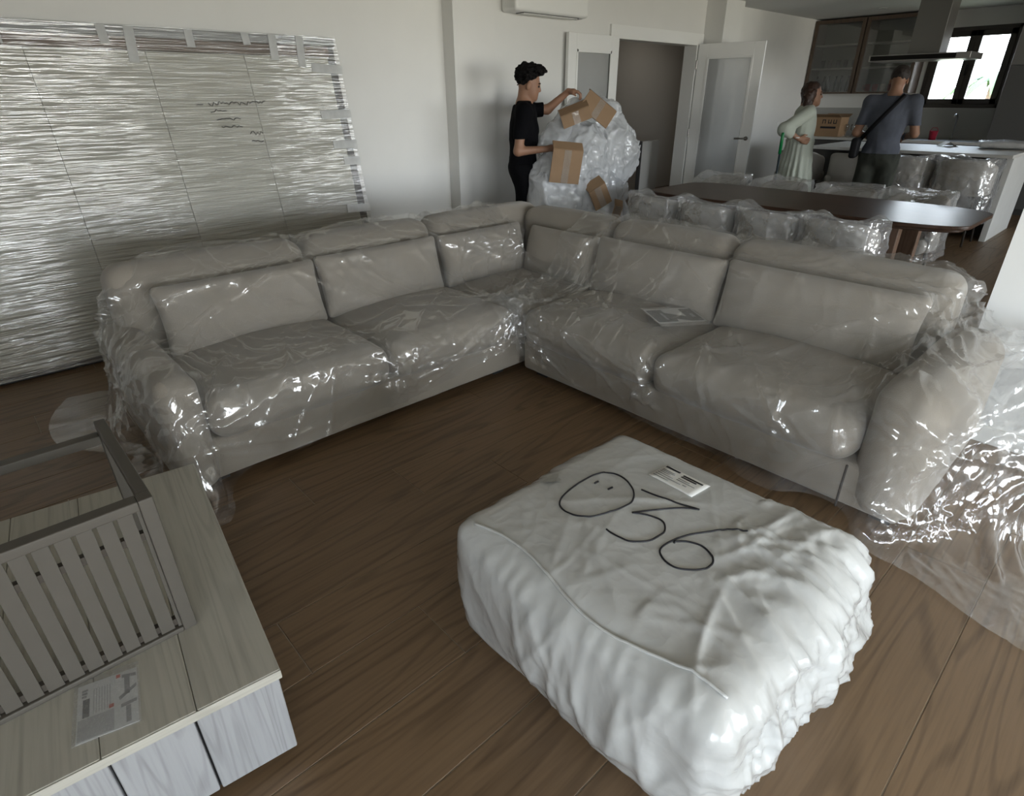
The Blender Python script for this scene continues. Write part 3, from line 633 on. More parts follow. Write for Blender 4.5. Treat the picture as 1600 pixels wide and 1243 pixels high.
def ott_def(P, h):
    u = P/h; Q = P.copy(); r_ = np.maximum(np.linalg.norm(P[:, :2], axis=1), .01)
    side = np.clip((np.maximum(np.abs(u[:, 0]), np.abs(u[:, 1]))-.80)/.2, 0, 1); top = np.clip((u[:, 2]-.4)/.5, 0, 1)
    belly = np.clip(1-u[:, 2]**2, 0, 1)
    front = np.clip(-u[:, 1]-.75, 0, .25)*4
    Q[:, 0] += np.sign(u[:, 0])*np.abs(u[:, 0])**4*.035*belly*np.clip(1-u[:, 1]**2, 0, 1)
    Q[:, 1] += np.sign(u[:, 1])*np.abs(u[:, 1])**4*.045*belly*np.clip(1-u[:, 0]**2*.6, 0, 1)
    Q[:, 2] += top*.022*np.clip(1-u[:, 0]**2, 0, 1)*np.clip(1-u[:, 1]**2, 0, 1)
    # folds running down the sides, bunched on the face towards the windows
    Pd = P+np.stack([.35*P[:, 2], -.35*P[:, 2], 0*P[:, 2]], 1)
    fold = ridged(Pd*np.array([1, 1, .22]), 5.5, (3, 0, 0), 4)*.020 + ridged(Pd*np.array([1, 1, .4]), 17, (0, 5, 0), 4)*.010
    crump = ridged(Pd*np.array([1, 1, .6]), 10, (7, 2, 0), 3)*.026 + ridged(P*np.array([1, 1, .6]), 23, (1, 2, 9), 3)*.014 + ridged(P, 45, (1, 2, 9), 2)*.005
    amp = side*(.20+.45*front)*np.clip(u[:, 2]+1.15, 0, 1)
    d = amp*(fold+front*crump*1.3) + side*.012*vnoise(P, 6, (2, 2, 2))
    Q[:, 0] += P[:, 0]/r_*d; Q[:, 1] += P[:, 1]/r_*d
    Q[:, 2] += top*(vnoise(P, 6, (9, 0, 0))*.004 + front*ridged(P, 10, (4, 4, 4), 3)*.012)
    cr_ = crease3(P, 170, 5, (.12, -.40, .05), (.22, .05, .12), (.004, .015), (.004, .010), (.06, .28)) + crease3(P, 45, 6, (-.38, -.10, .0), (.04, .22, .12), (.004, .014), (.006, .016), (.10, .35), .35) + crease3(P, 40, 8, (.25, -.30, .2), (.15, .10, .05), (.004, .012), (.005, .012), (.08, .25))
    cr_ = cr_*np.clip(1-1.2*top*(u[:, 1] > -.35), .0, 1) + top*crease3(P, 30, 9, (0, 0, .2), (.25, .25, .02), (.001, .0035), (.004, .010), (.1, .3))
    cr_ = .020*np.tanh(cr_/.020)*np.clip((u[:, 2]+1.05)*1.6, .15, 1)
    nr = P/np.maximum(np.linalg.norm(P/h, axis=1, keepdims=True), .1)/h; nr = np.sign(P)*np.abs(u)**5; nr /= np.maximum(np.linalg.norm(nr, axis=1, keepdims=True), 1e-6)
    Q += nr*cr_[:, None]
    # edge seam round the top is gathered in puckers, corners pulled into small ears
    edge = np.exp(-((u[:, 2]-.80)/.16)**2)*side
    a_ = np.arctan2(P[:, 1], P[:, 0]); dd = edge*(.0025*np.sin(a_*46+3*np.sin(a_*7)) + .007*vnoise(P, 14, (8, 8, 8)))
    Q[:, 0] += P[:, 0]/r_*dd; Q[:, 1] += P[:, 1]/r_*dd
    ear = np.clip(np.abs(u[:, 0])-.86, 0, 1)*np.clip(np.abs(u[:, 1])-.86, 0, 1)*np.clip(u[:, 2]-.4, 0, 1)*55
    Q[:, 0] += np.sign(u[:, 0])*ear*.05; Q[:, 1] += np.sign(u[:, 1])*ear*.05; Q[:, 2] += ear*.03
    low = np.clip(-u[:, 2]-.3, 0, .7)/.7
    Q[:, 0] *= 1-.03*low; Q[:, 1] *= 1-.03*low
    return Q
Vo, Fo = rbox((0, 0, .222), (.385, .415, .218), .07, .008, ott_def)
ob = np_mesh('wrapping', Vo, Fo, WRAP, ott)
from mathutils.bvhtree import BVHTree
ott_bvh = BVHTree.FromPolygons([tuple(v) for v in Vo], [tuple(int(i) for i in f) for f in Fo])
def top_at(x, y, lift=.0015):
    h_ = ott_bvh.ray_cast(Vector((x-1.15, y-.67, 1)), Vector((0, 0, -1)))
    return (x-1.15, y-.67, (h_[0].z if h_[0] else .44)+lift)
def smooth_poly(pts, k=6):
    A = np.array(pts, float); out_ = []
    for i in range(len(A)-1):
        p0, p1, p2, p3 = A[max(i-1, 0)], A[i], A[i+1], A[min(i+2, len(A)-1)]
        for t in np.arange(k)/k: out_.append(.5*(2*p1+(p2-p0)*t+(2*p0-5*p1+4*p2-p3)*t*t+(3*p1-p0-3*p2+p3)*t**3))
    return out_+[A[-1]]
INK = pmat('marker_ink', (.008, .008, .012), .45)
strokes = {
 'o': [(1.238,.923),(1.202,.938),(1.153,.942),(1.098,.939),(1.056,.931),(1.027,.917),(1.013,.899),(1.007,.869),(1.015,.837),(1.036,.809),(1.07,.791),(1.107,.776),(1.143,.769),(1.171,.768),(1.199,.782),(1.225,.805),(1.244,.836),(1.255,.866),(1.254,.897),(1.235,.924)],
 'a': [(1.17,.906),(1.186,.905)], 'b': [(1.172,.856),(1.19,.854)],
 't1': [(1.241,.786),(1.248,.737),(1.259,.683),(1.277,.638),(1.284,.618)], 't2': [(1.284,.618),(1.259,.65),(1.221,.68),(1.179,.708),(1.132,.738)],
 't3': [(1.132,.738),(1.152,.708),(1.162,.682),(1.164,.662),(1.154,.645),(1.131,.631),(1.107,.632),(1.082,.635),(1.06,.646),(1.034,.671),(1.027,.698),(1.024,.724),(1.024,.743)],
 's': [(1.287,.476),(1.276,.5),(1.251,.528),(1.21,.554),(1.172,.577),(1.131,.593),(1.091,.601),(1.066,.599),(1.05,.586),(1.039,.562),(1.04,.534),(1.057,.509),(1.083,.485),(1.105,.479),(1.124,.482),(1.139,.495),(1.152,.519),(1.152,.544),(1.14,.57),(1.119,.59),(1.114,.587)]}
for nm, pts in strokes.items():
    MB().tube([top_at(x, y) for x, y in smooth_poly(pts)], .0032 if nm in 'ab' else .0026, 6).build('marker_stroke', INK, ott, 0, True)
def patch(name, corners, mat, parent, fn, n=8, lift=.002):
    c = [np.array(q) for q in corners]; V = []; F = []
    for i in range(n+1):
        for j in range(n+1):
            u, v = i/n, j/n; p = c[0]*(1-u)*(1-v)+c[1]*u*(1-v)+c[2]*u*v+c[3]*(1-u)*v; V.append(fn(p[0], p[1], lift))
    for i in range(n):
        for j in range(n): a = i*(n+1)+j; F.append((a, a+1, a+n+2, a+n+1))
    me = mesh_from(name, V, F, True); o = link(name, me, mat, parent); sd = o.modifiers.new('t', 'SOLIDIFY'); sd.thickness = .0008; sd.offset = 1; return o
PAPER = pmat('label_paper', (.82, .82, .80), .6)
lc = [(1.422,.816), (1.412,.658), (1.319,.665), (1.327,.823)]
lab = patch('sticker', lc, PAPER, ott, top_at)
def on_label(u, v):
    c = [np.array(q) for q in lc]; return c[0]*(1-u)*(1-v)+c[1]*u*(1-v)+c[2]*u*v+c[3]*(1-u)*v
for k, (u0, v0, u1, v1) in enumerate(((.03,.06,.36,.15),(.46,.13,.90,.20),(.46,.25,.80,.31),(.05,.30,.33,.33),(.05,.38,.36,.41),(.05,.47,.30,.50),(.05,.58,.40,.61),(.46,.42,.72,.45),(.46,.52,.86,.55),(.05,.70,.62,.73),(.66,.66,.74,.70),(.05,.82,.40,.85))):
    patch('print_line', [on_label(u0, v0), on_label(u1, v0), on_label(u1, v1), on_label(u0, v1)], INK if k < 3 else pmat('print_grey', (.25, .25, .25), .7), lab, lambda x, y, l: top_at(x, y, .0036), 4)
tear = [(1.1+.028*math.cos(t)*(1+.35*math.sin(3*t)), 1.015+.022*math.sin(t)*(1+.3*math.cos(5*t))) for t in np.linspace(0, 2*math.pi, 22)[:-1]]
me = mesh_from('torn_patch', [top_at(x, y, .007) for x, y in tear], [tuple(range(len(tear)))]); link('torn_patch', me, pmat('grey_lining', (.36, .36, .34), .8), ott)
MB().tube([top_at(x, y, .004) for x, y in smooth_poly([(.80+.02*math.sin(i), 1.03-i*.095) for i in range(9)])], .004, 6).build('wrap_seam', WRAP, ott, 0, True)

# ================================================================== COFFEE TABLE
WHITEW = wood('whitewashed_pine', (.27, .255, .22), (.43, .415, .36), (.49, .475, .42), 'Y', .6, 1.5, 12, .35, .04, .22)
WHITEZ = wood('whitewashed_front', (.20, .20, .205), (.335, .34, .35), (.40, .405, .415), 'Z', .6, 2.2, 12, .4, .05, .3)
WHITEX = wood('whitewashed_edge', (.30, .285, .24), (.46, .445, .39), (.52, .505, .45), 'X', .55, 1.3, 6, .3, .05)
ct = tag(empty('coffee_table', (.222, 1.04, 0), math.radians(-7.1)), 'low square whitewashed wood coffee table with board fronts', 'coffee table')
CTD, CTH, NB, BW = 1.06, .33, 6, .1765
bx('body', (-NB*BW+.02, .03, .03), (-.012, CTD-.02, .302), pmat('dark_gap', (.02, .019, .018), .8), ct, 0)
for i in range(NB):
    bx('top_board', (-(i+1)*BW+.0003, .0, .305), (-i*BW-.0003, CTD, CTH), WHITEW, ct, .0035)
bx('top_edging', (-NB*BW, -.004, .3045), (0, .0, CTH-.001), WHITEX, ct, .002)
edges = [-.004, -.187, -.349, -.53, -.71, -.88, -NB*BW+.004]
for a, b in zip(edges[:-1], edges[1:]):
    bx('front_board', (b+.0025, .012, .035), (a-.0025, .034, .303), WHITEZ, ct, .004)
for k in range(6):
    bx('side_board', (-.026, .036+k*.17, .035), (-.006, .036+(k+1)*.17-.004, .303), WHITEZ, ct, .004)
bx('plinth', (-NB*BW+.05, .05, 0), (-.05, CTD-.05, .035), MATS['dark_gap'], ct, 0)

# ================================================================== SLATTED METAL FRAME standing on the coffee table
TAUPE = pmat('taupe_powder_coat', (.088, .079, .066), .55, .03, 20)
RAILB = pmat('dark_rail', (.055, .045, .035), .6)
sf = tag(empty('slatted_metal_frame', (.125, 1.326, .33)), 'taupe metal frame with narrow upright slats standing on the coffee table', 'metal frame')
Wd, Hd = .80, .394
bx('stile', (-.030, -.018, 0), (0, .018, Hd), TAUPE, sf, .003); bx('stile', (-Wd, -.018, 0), (-Wd+.030, .018, Hd), TAUPE, sf, .003)
bx('rail', (-Wd+.03, -.018, Hd-.024), (-.03, .018, Hd), TAUPE, sf, .003); bx('rail', (-Wd+.03, -.018, 0), (-.03, .018, .014), TAUPE, sf, .003)
xg = -.042
gaps = [xg-k*.0378 for k in range(20)]
pe = -.030
for g_ in gaps:
    if g_ < -Wd+.03: break
    bx('slat', (g_+.0038, -.009, .013), (pe, -.005, Hd-.022), TAUPE, sf, .001); pe = g_-.0038
bx('slat', (-Wd+.03, -.009, .013), (pe, -.005, Hd-.022), TAUPE, sf, .001)
bx('cross_rail', (-Wd+.03, -.0045, .285), (-.03, .012, .305), RAILB, sf, .001); bx('cross_rail', (-Wd+.03, -.0045, .017), (-.03, .012, .036), RAILB, sf, .001)
bx('side_rail', (-.026, .018, Hd-.03), (0, .47, Hd), TAUPE, sf, .003); bx('side_rail', (-Wd, .018, Hd-.03), (-Wd+.026, .47, Hd), TAUPE, sf, .003)
bx('leg', (-.026, .44, 0), (0, .466, Hd-.028), TAUPE, sf, .003); bx('leg', (-Wd, .44, 0), (-Wd+.026, .466, Hd-.028), TAUPE, sf, .003)
bx('far_rail', (-Wd+.026, .43, Hd-.056), (-.026, .465, Hd-.03), TAUPE, sf, .003)

# leaflet in a clear sleeve
def flat_quad(name, corners, z, t, mat, parent=None):
    m = MB(); m.prism([tuple(c) for c in corners], z, z+t); return m.build(name, mat, parent)
lf = tag(empty('assembly_leaflet', (-.09, 1.21, CTH)), 'printed leaflet with black logo and line drawings in a clear sleeve on coffee table', 'leaflet')
LFc = [(-.13, 1.30), (-.02, 1.272), (-.05, 1.12), (-.16, 1.148)]
LFc = [np.array(c)-np.array((-.09, 1.21)) for c in LFc]
def q4(u0, v0, u1, v1, C=LFc):
    f = lambda u, v: tuple(C[0]*(1-u)*(1-v)+C[1]*u*(1-v)+C[2]*u*v+C[3]*(1-u)*v); return [f(u0, v1), f(u1, v1), f(u1, v0), f(u0, v0)]
flat_quad('page', q4(0, 0, 1, 1), .001, .001, pmat('page_white', (.66, .67, .68), .6), lf)
PG = pmat('page_grey', (.42, .43, .44), .6); PD = pmat('page_dark', (.05, .05, .055), .6); PR = pmat('page_red', (.45, .07, .04), .6); PM = pmat('page_mid', (.26, .26, .27), .6)
flat_quad('print_block', q4(.02, .62, .60, .98), .002, .0005, PG, lf)
flat_quad('print_block', q4(.09, .28, .20, .60), .002, .0005, PD, lf)
for k in range(3): flat_quad('print_mark', q4(.07+.0*k, .10+k*.055, .17-.01*k, .135+k*.055), .0025, .0005, PM, lf)
flat_quad('print_block', q4(.64, .03, .71, .09), .002, .0006, PR, lf); flat_quad('print_block', q4(.52, .53, .60, .59), .0025, .0006, PR, lf)
for k in range(7): flat_quad('print_line', q4(.26+k*.045, .14, .275+k*.045, .58), .002, .0005, PG, lf)
for pp in (((.74, .06), (.98, .10), (.98, .16), (.74, .12)), ((.78, .12), (.87, .13), (.87, .45), (.78, .45)), ((.68, .46), (.98, .30), (.98, .36), (.70, .52)), ((.72, .60), (.98, .58), (.98, .64), (.72, .66)), ((.80, .66), (.88, .66), (.88, .95), (.80, .95))):
    f = lambda u, v: tuple(LFc[0]*(1-u)*(1-v)+LFc[1]*u*(1-v)+LFc[2]*u*v+LFc[3]*(1-u)*v)
    flat_quad('print_drawing', [f(*q) for q in pp][::-1], .0022, .0005, PM, lf)
flat_quad('clear_sleeve', q4(-.06, -.10, 1.04, 1.03), .0036, .0004, film('sleeve', .88, rough=.08, bscale=25, bump=.2), lf)

# ================================================================== WRAPPED BOARD leaning on the wall
wb = tag(empty('wrapped_board', (1.0, 4.315, 0)), 'large cream panelled board wrapped in stretch film, leaning on the wall', 'board')
wb.rotation_euler = (-math.atan2(.36, 1.9), 0, 0)
CREAM = pmat('cream_board', (.50, .485, .40), .6, .03, 3); BROWN = pmat('brown_rail', (.13, .075, .045), .5, .1, 8, stretch=(1, 1, 8)); BLK = pmat('black_edge', (.02, .02, .022), .5)
BX0, BX1, BH = -1.6, 1.5, 1.935
bx('backing', (BX0, .03, 0), (BX1, .09, BH), BLK, wb, .01)
xs = [BX0+.03, -.43, .19, .80, BX1-.075]
for a, b in zip(xs[:-1], xs[1:]): bx('panel', (a+.0015, .008, .05), (b-.0015, .03, BH-.13), CREAM, wb, .003)
bx('top_rail', (BX0+.02, .006, BH-.125), (BX1-.06, .032, BH-.055), BROWN, wb, .003)
bx('top_fold', (BX0, .0, BH-.052), (BX1, .03, BH+.004), pmat('folded_film', (.34, .35, .35), .3, .15, 10, .4, 20, (1, 1, 4)), wb, .008)
STRETCH = film('stretch_film', .80, (.80, .81, .80), .13, 1.0, 1.0, .42, (1.8, 3, 75), 2.2, .6, .5, 4.5)
nu_, nv_ = 120, 160
U_, V_ = np.meshgrid(np.linspace(BX0-.008, BX1+.006, nu_), np.linspace(.02, BH+.006, nv_), indexing='ij')
Pq = np.stack([U_.ravel(), 0*U_.ravel(), V_.ravel()], 1)
Yq = -.006-.004*ridged(Pq*np.array([.8, 1, 14]), 2.2, (3, 0, 0), 2)-.003*ridged(Pq*np.array([1.6, 1, 30]), 2.0, (0, 0, 7), 2)
wrap_ = np.stack([Pq[:, 0], Yq, Pq[:, 2]], 1).reshape(nu_, nv_, 3)
sheet('stretch_film', wrap_, STRETCH, wb)
TAPE = film('packing_tape', .35, (.85, .86, .85), .2, 1, 20, .1, gloss_max=.15)
for x_, w_, l_, a in ((-.53, .05, .12, .05), (-.02, .05, .10, -.04), (.13, .055, .20, .10), (.47, .05, .10, .02), (.83, .05, .07, -.06), (1.02, .055, .16, .08), (1.22, .055, .20, .10)):
    o = bx('tape', (-w_/2, -.003, -l_), (w_/2, 0, .0), TAPE, wb, 0); o.location = (x_, -.012, BH-.002); o.rotation_euler = (0, a, 0)
for z_, w_, a in ((1.72, .24, .06), (1.42, .25, -.03), (1.20, .20, .02), (1.08, .14, .03), (.72, .20, .06)):
    o = bx('tape', (-w_, -.003, -.03), (.0, 0, .03), TAPE, wb, 0); o.location = (BX1+.01, -.012, z_); o.rotation_euler = (0, a, 0)
rr = random.Random(3)
def scribble(x0, x1, z, amp):
    n = max(3, int((x1-x0)/.012)); return [(x0+(x1-x0)*i/n, -.014, z+amp*rr.uniform(-1, 1)) for i in range(n+1)]
for x0, x1, z, am in ((.40, .44, 1.495, .002), (.475, .86, 1.50, .014), (.475, .58, 1.455, .010), (.50, .66, 1.40, .008), (.52, .66, 1.355, .006), (.70, .79, 1.31, .015), (.70, .78, 1.255, .006)):
    MB().tube(scribble(x0, x1, z, am), .0022, 5).build('handwriting', INK, wb)

# ================================================================== AIR CONDITIONER
ac = tag(empty('air_conditioner', (4.8, YB, 2.2)), 'white wall-mounted air conditioner above the young man, cut by the picture edge', 'air conditioner')
V, F = rbox((0, -.105, .15), (.50, .105, .15), .03, .06); np_mesh('housing', V, F, TRIMW, ac)
bx('outlet', (-.36, -.165, -.004), (.40, -.055, .01), pmat('ac_dark', (.05, .05, .05), .6), ac, .002)
bx('flap', (-.35, -.155, -.010), (.39, -.115, -.003), TRIMW, ac, .002); bx('flap', (-.35, -.105, -.010), (.39, -.065, -.003), TRIMW, ac, .002)
bx('display', (.42, -.15, -.004), (.47, -.06, .004), pmat('ac_grey', (.3, .3, .3), .5), ac, .002)

# ================================================================== DINING TABLE
WALNUT = wood('walnut', (.030, .016, .010), (.070, .038, .024), (.10, .056, .036), 'Y', .36, 1.0, 9, .4, .03)
WALNUT.node_tree.nodes['Principled BSDF'].inputs['Specular IOR Level'].default_value = .22
dt = tag(empty('dining_table', (5.06, 2.04, 0)), 'long dark walnut dining table with rounded ends', 'dining table')
poly = []
hx, hy, n_ = .485, 1.22, 3.2
for k in range(64):
    t = 2*math.pi*k/64; c_, s_ = math.cos(t), math.sin(t)
    rc = .22; ex = max(abs(c_), abs(s_)); qx, qy = c_/ex*hx, s_/ex*hy; poly.append((qx, qy))
poly = []
for (cx, cy, a0) in ((hx-.20, hy-.42, 0), (-hx+.20, hy-.42, 90), (-hx+.20, -hy+.42, 180), (hx-.20, -hy+.42, 270)):
    for t in np.linspace(0, 90, 12): poly.append((cx+.20*math.cos(math.radians(a0+t)), cy+.42*math.sin(math.radians(a0+t))))
m = MB(); m.prism(poly, .722, .75); m.build('table_top', WALNUT, dt, .006)
m = MB(); m.prism([(x*.93, y*.965) for x, y in poly], .700, .722); m.build('under_top', WALNUT, dt, .004)
for sy in (-1, 1):
    WALV = wood('walnut_leg', (.08, .045, .028), (.18, .11, .072), (.23, .145, .097), 'Z', .35, 1.0, 9, .4, .03)
    m = MB(); m.box((-.30, sy*.76-.065, 0), (-.22, sy*.76+.065, .70)); m.build('leg', WALV, dt, .006)
    m = MB(); m.box((.22, sy*.76-.065, 0), (.30, sy*.76+.065, .70)); m.build('leg', WALV, dt, .006)
    m = MB(); m.box((-.22, sy*.76-.03, .66), (.22, sy*.76+.03, .70)); m.build('apron', WALV, dt, .004)

# ================================================================== WRAPPED CHAIRS AND STOOLS
CHAIRF = pmat('chair_fabric', (.36, .34, .31), .9, .05, 8, .2, 200)
CHFILM = film('chair_wrap', .72, (.82, .83, .84), .12, 1, 13, .75, dvar=.7)
DARKLEG = pmat('dark_leg', (.03, .025, .02), .5)
def shell(R, t, z0, z1, a0, a1, n=28, m_=8, drop=0.0, sq=3.0):
    """barrel back: superelliptic arc of radius R, thickness t; opening towards +X. top edge drops towards the arm ends"""
    V = []; F = []
    def pt(a, r):
        c, s_ = math.cos(a), math.sin(a); return (-(r)*np.sign(c)*abs(c)**(2/sq), r*np.sign(s_)*abs(s_)**(2/sq))
    prof = [(t/2*math.cos(q), t/2*math.sin(q)) for q in np.linspace(0, math.pi, 7)]
    for i in range(n+1):
        a = a0+(a1-a0)*i/n; e_ = abs(2*i/n-1); zt = z1-drop*e_**3
        ring = [(R+t/2, z0), (R+t/2, z0+(zt-z0)*.4), (R+t/2, zt-t/2)] + [(R+u, zt-t/2+v) for u, v in prof[1:-1]] + [(R-t/2, zt-t/2), (R-t/2, z0+(zt-z0)*.4), (R-t/2, z0)]
        for r, z in ring: x, y = pt(a, r); V.append((x, y, z))
    k = len(ring)
    for i in range(n):
        for j in range(k): F.append((i*k+j, i*k+(j+1) % k, (i+1)*k+(j+1) % k, (i+1)*k+j))
    F.append(tuple(range(k))[::-1]); F.append(tuple(n*k+j for j in range(k)))
    return V, F
def film_over(seed, R, z0, z1, drop, sq=3.2, open_top=True, flare=.05):
    """loose bag over a barrel chair"""
    n, mm = 72, 44; V = []; F = []
    for j in range(mm+1):
        v = j/mm
        for i in range(n):
            a = 2*math.pi*i/n; c, s_ = math.cos(a), math.sin(a)
            if v < .70: r = R*(1+flare*(1-v/.70)); z = z0+(z1-z0)*(v/.70)
            else: q = (v-.70)/.30; r = R*(1-.55*q-.42*q*q); z = z1-drop*.35*q
            x, y = -r*np.sign(c)*abs(c)**(2/sq), r*np.sign(s_)*abs(s_)**(2/sq)
            fr = np.clip((x/R+.2)/1.0, 0, 1); z -= drop*fr*fr*min(1, v/.7)
            V.append((x, y, z))
    V = np.array(V)
    d = ridged(V*np.array([1, 1, .35]), 11, (seed, 0, 0), 3)*.030+ridged(V, 22, (0, seed, 0), 3)*.012-.006
    r_ = np.maximum(np.linalg.norm(V[:, :2], axis=1), .05); V[:, 0] += V[:, 0]/r_*d; V[:, 1] += V[:, 1]/r_*d; V[:, 2] += .012*vnoise(V, 12, (seed, 3, 3))
    # a few knotted tufts
    for q in range(2):
        ang = (seed*1.7+q*2.4) % 6.28; cx, cy = R*.8*math.cos(ang), R*.8*math.sin(ang)
        g_ = np.exp(-((V[:, 0]-cx)**2+(V[:, 1]-cy)**2)/.004)*(V[:, 2] > z1-.15); V[:, 2] += g_*.045
    for j in range(mm):
        for i in range(n): F.append((j*n+i, j*n+(i+1) % n, (j+1)*n+(i+1) % n, (j+1)*n+i))
    return V, F
def make_chair(name, loc, rz, label, group, seed, seat_z=.46, back_z=.77, R=.25, legs='slim', bag=True, bag_z0=.30, bagmat=None):
    c = tag(empty(name, loc, rz), label, 'chair' if name == 'dining_chair' else 'stool', group)
    V, F = rbox((.0, 0, seat_z-.055), (R*.93, R*.93, .06), .05, .05); np_mesh('seat', V, F, CHAIRF, c)
    V, F = shell(R-.03, .06, seat_z-.10, back_z, -1.95, 1.95, drop=.10); np_mesh('backrest', V, F, CHAIRF, c)
    for sx in (-1, 1):
        for sy in (-1, 1):
            MB().tube([(sx*R*.62, sy*R*.62, seat_z-.11), (sx*R*.80, sy*R*.80, 0)], [.016, .011], 8).build('leg', DARKLEG, c, 0, True)
    if name == 'bar_stool':
        for s_ in (-1, 1): MB().tube([(s_*R*.73, -R*.73, .22), (s_*R*.73, R*.73, .22)], .009, 6).build('foot_rest', DARKLEG, c, 0, True)
    if bag:
        V, F = film_over(seed, R+.022, bag_z0, back_z+.025, .12); np_mesh('plastic_wrap', V, F, bagmat or CHFILM, c)
    return c
near = [(2.92, 'clear-wrapped dining chair of the sofa side nearest the plastic bundle'), (2.43, 'clear-wrapped dining chair, second from the bundle, backing onto the sofa'), (1.94, 'clear-wrapped dining chair with a knotted tuft, third from the plastic bundle on sofa side'), (1.45, 'clear-wrapped dining chair beside the table leg, closest to the partition')]
for i, (y, lb) in enumerate(near): make_chair('dining_chair', (4.40, y, 0), .05*((-1)**i), lb, 'wrapped dining chairs on the sofa side', 3+i*2, R=.218, bag_z0=.12 if i > 1 else .3)
far = [(3.15, 'wrapped dining chair beyond the table by the open glazed door'), (2.55, 'wrapped dining chair beyond the table below the woman'), (1.95, 'wrapped dining chair beyond the table in front of the man with the bag'), (1.42, 'wrapped dining chair beyond the table towards the island end panel')]
for i, (y, lb) in enumerate(far): make_chair('dining_chair', (5.78, y, 0), math.pi+.05*((-1)**i), lb, 'wrapped dining chairs on the kitchen side', 21+i*2, back_z=.775, R=.225)
stl = [(1.62, 'wrapped counter stool at the island end by the white end panel'), (2.20, 'wrapped counter stool just right of the man with the shoulder bag'), (2.78, 'counter stool hidden partly by the man, between him and the woman'), (3.42, 'counter stool behind the woman in the long dress')]
for i, (y, lb) in enumerate(stl): make_chair('bar_stool', (8.24, y, 0), 0, lb, 'stools along the kitchen island', 41+i*3, seat_z=.64, back_z=.885, R=.255, bag=(i < 2), bag_z0=.25)

# ================================================================== KITCHEN
STONE = pmat('pale_worktop', (.52, .51, .48), .55, .04, 12); SPLASH = pmat('grey_splashback', (.34, .34, .32), .4)
FRONTD = pmat('dark_fronts', (.055, .052, .048), .5); DKWOOD = wood('dark_oak', (.028, .018, .011), (.075, .050, .033), (.10, .068, .046), 'Z', .5, 1.0, 9, .35, .03)
STEEL = pmat('brushed_steel', (.36, .35, .33), .32, metal=.9)
isl = tag(empty('kitchen_island', (9.05, 2.75, 0)), 'kitchen island with pale stone top and white waterfall end panel', 'kitchen island')
part_mb(isl, 'worktop', STONE, [((8.43, 1.30, .885), (9.66, 3.42, .92))], .003)
part_mb(isl, 'end_panel', pmat('white_panel', (.60, .60, .575), .4, .03, 8), [((8.52, 1.30, 0), (9.66, 1.36, .884))], .003)
part_mb(isl, 'carcass', FRONTD, [((8.85, 1.365, .08), (9.62, 3.38, .884))], .003)
part_mb(isl, 'plinth', FRONTD, [((8.9, 1.4, 0), (9.57, 3.34, .08))], 0)
bc = tag(empty('base_cabinets', (11.08, 3.4, 0)), 'run of dark base cabinets under the kitchen window', 'cabinet')
part_mb(bc, 'carcass', FRONTD, [((10.80, 2.06, .08), (11.38, 4.79, .86))], 0)
for k in range(4): part_mb(bc, 'door', FRONTD, [((10.775, 2.07+k*.68, .09), (10.80, 2.07+(k+1)*.68-.006, .85))], .002)
part_mb(bc, 'plinth', FRONTD, [((10.86, 2.06, 0), (11.38, 4.79, .08))], 0)
wtp = tag(bx('worktop', (10.76, 2.05, .862), (11.395, 4.795, .90), STONE, None, .003), 'pale stone worktop along the kitchen wall under the window', 'worktop')
spb = struct(bx('trim_2', (11.385, 2.05, .901), (11.40, 4.795, 1.315), SPLASH, None, 0))
# two glazed wall cabinets
def wall_cab(y0, y1, label, jars):
    c = tag(empty('glazed_cabinet', (11.22, (y0+y1)/2, 1.52)), label, 'cabinet', 'glazed wall cabinets')
    z0, z1, xf, xb = 1.52, 2.545, 11.05, 11.395
    INT = pmat('cabinet_interior', (.22, .21, .19), .6)
    part_mb(c, 'side_panel', DKWOOD, [((xf, y1-.06, z0), (xb, y1, z1))], .002); part_mb(c, 'side_panel', DKWOOD, [((xf, y0, z0), (xb, y0+.06, z1))], .002)
    part_mb(c, 'back_panel', INT, [((xb-.015, y0+.06, z0), (xb, y1-.06, z1))], 0)
    part_mb(c, 'top_panel', DKWOOD, [((xf, y0+.06, z1-.035), (xb-.015, y1-.06, z1))], .002)
    part_mb(c, 'bottom_panel', pmat('pale_shelf', (.42, .40, .36), .5), [((xf, y0+.06, z0), (xb-.015, y1-.06, z0+.03))], .002)
    for z in (1.865, 2.19): part_mb(c, 'shelf', MATS['pale_shelf'], [((xf+.02, y0+.06, z), (xb-.015, y1-.06, z+.022))], .002)
    d = part_mb(c, 'door', DKWOOD, [((xf-.022, y0+.004, z0), (xf-.002, y0+.055, z1)), ((xf-.022, y1-.055, z0), (xf-.002, y1-.004, z1)), ((xf-.022, y0+.055, z1-.05), (xf-.002, y1-.055, z1)), ((xf-.022, y0+.055, z0), (xf-.002, y1-.055, z0+.025))], .002)
    g = MB(); g.box((xf-.014-11.22, y0+.055-(y0+y1)/2, z0+.025-1.52), (xf-.010-11.22, y1-.055-(y0+y1)/2, z1-.05-1.52)); g.build('pane', glass('cabinet_glass', (.86, .87, .86), .2), d)
    return c
wall_cab(4.03, 4.79, 'glazed dark wood wall cabinet in the corner, dark bottles on its bottom shelf', 0)
wall_cab(3.22, 4.02, 'glazed dark wood wall cabinet beside the window, red mugs on its bottom shelf', 1)
rk = random.Random(11)
JAR = pmat('dark_jar', (.02, .022, .025), .25); MUG = pmat('red_mug', (.28, .03, .02), .4); TUMB = glass('tumbler_glass', (.88, .90, .90), .4)
names_ = ['against the wall', 'second from the wall', 'third from the wall', 'fourth from the wall', 'fifth from the wall', 'sixth from the wall']
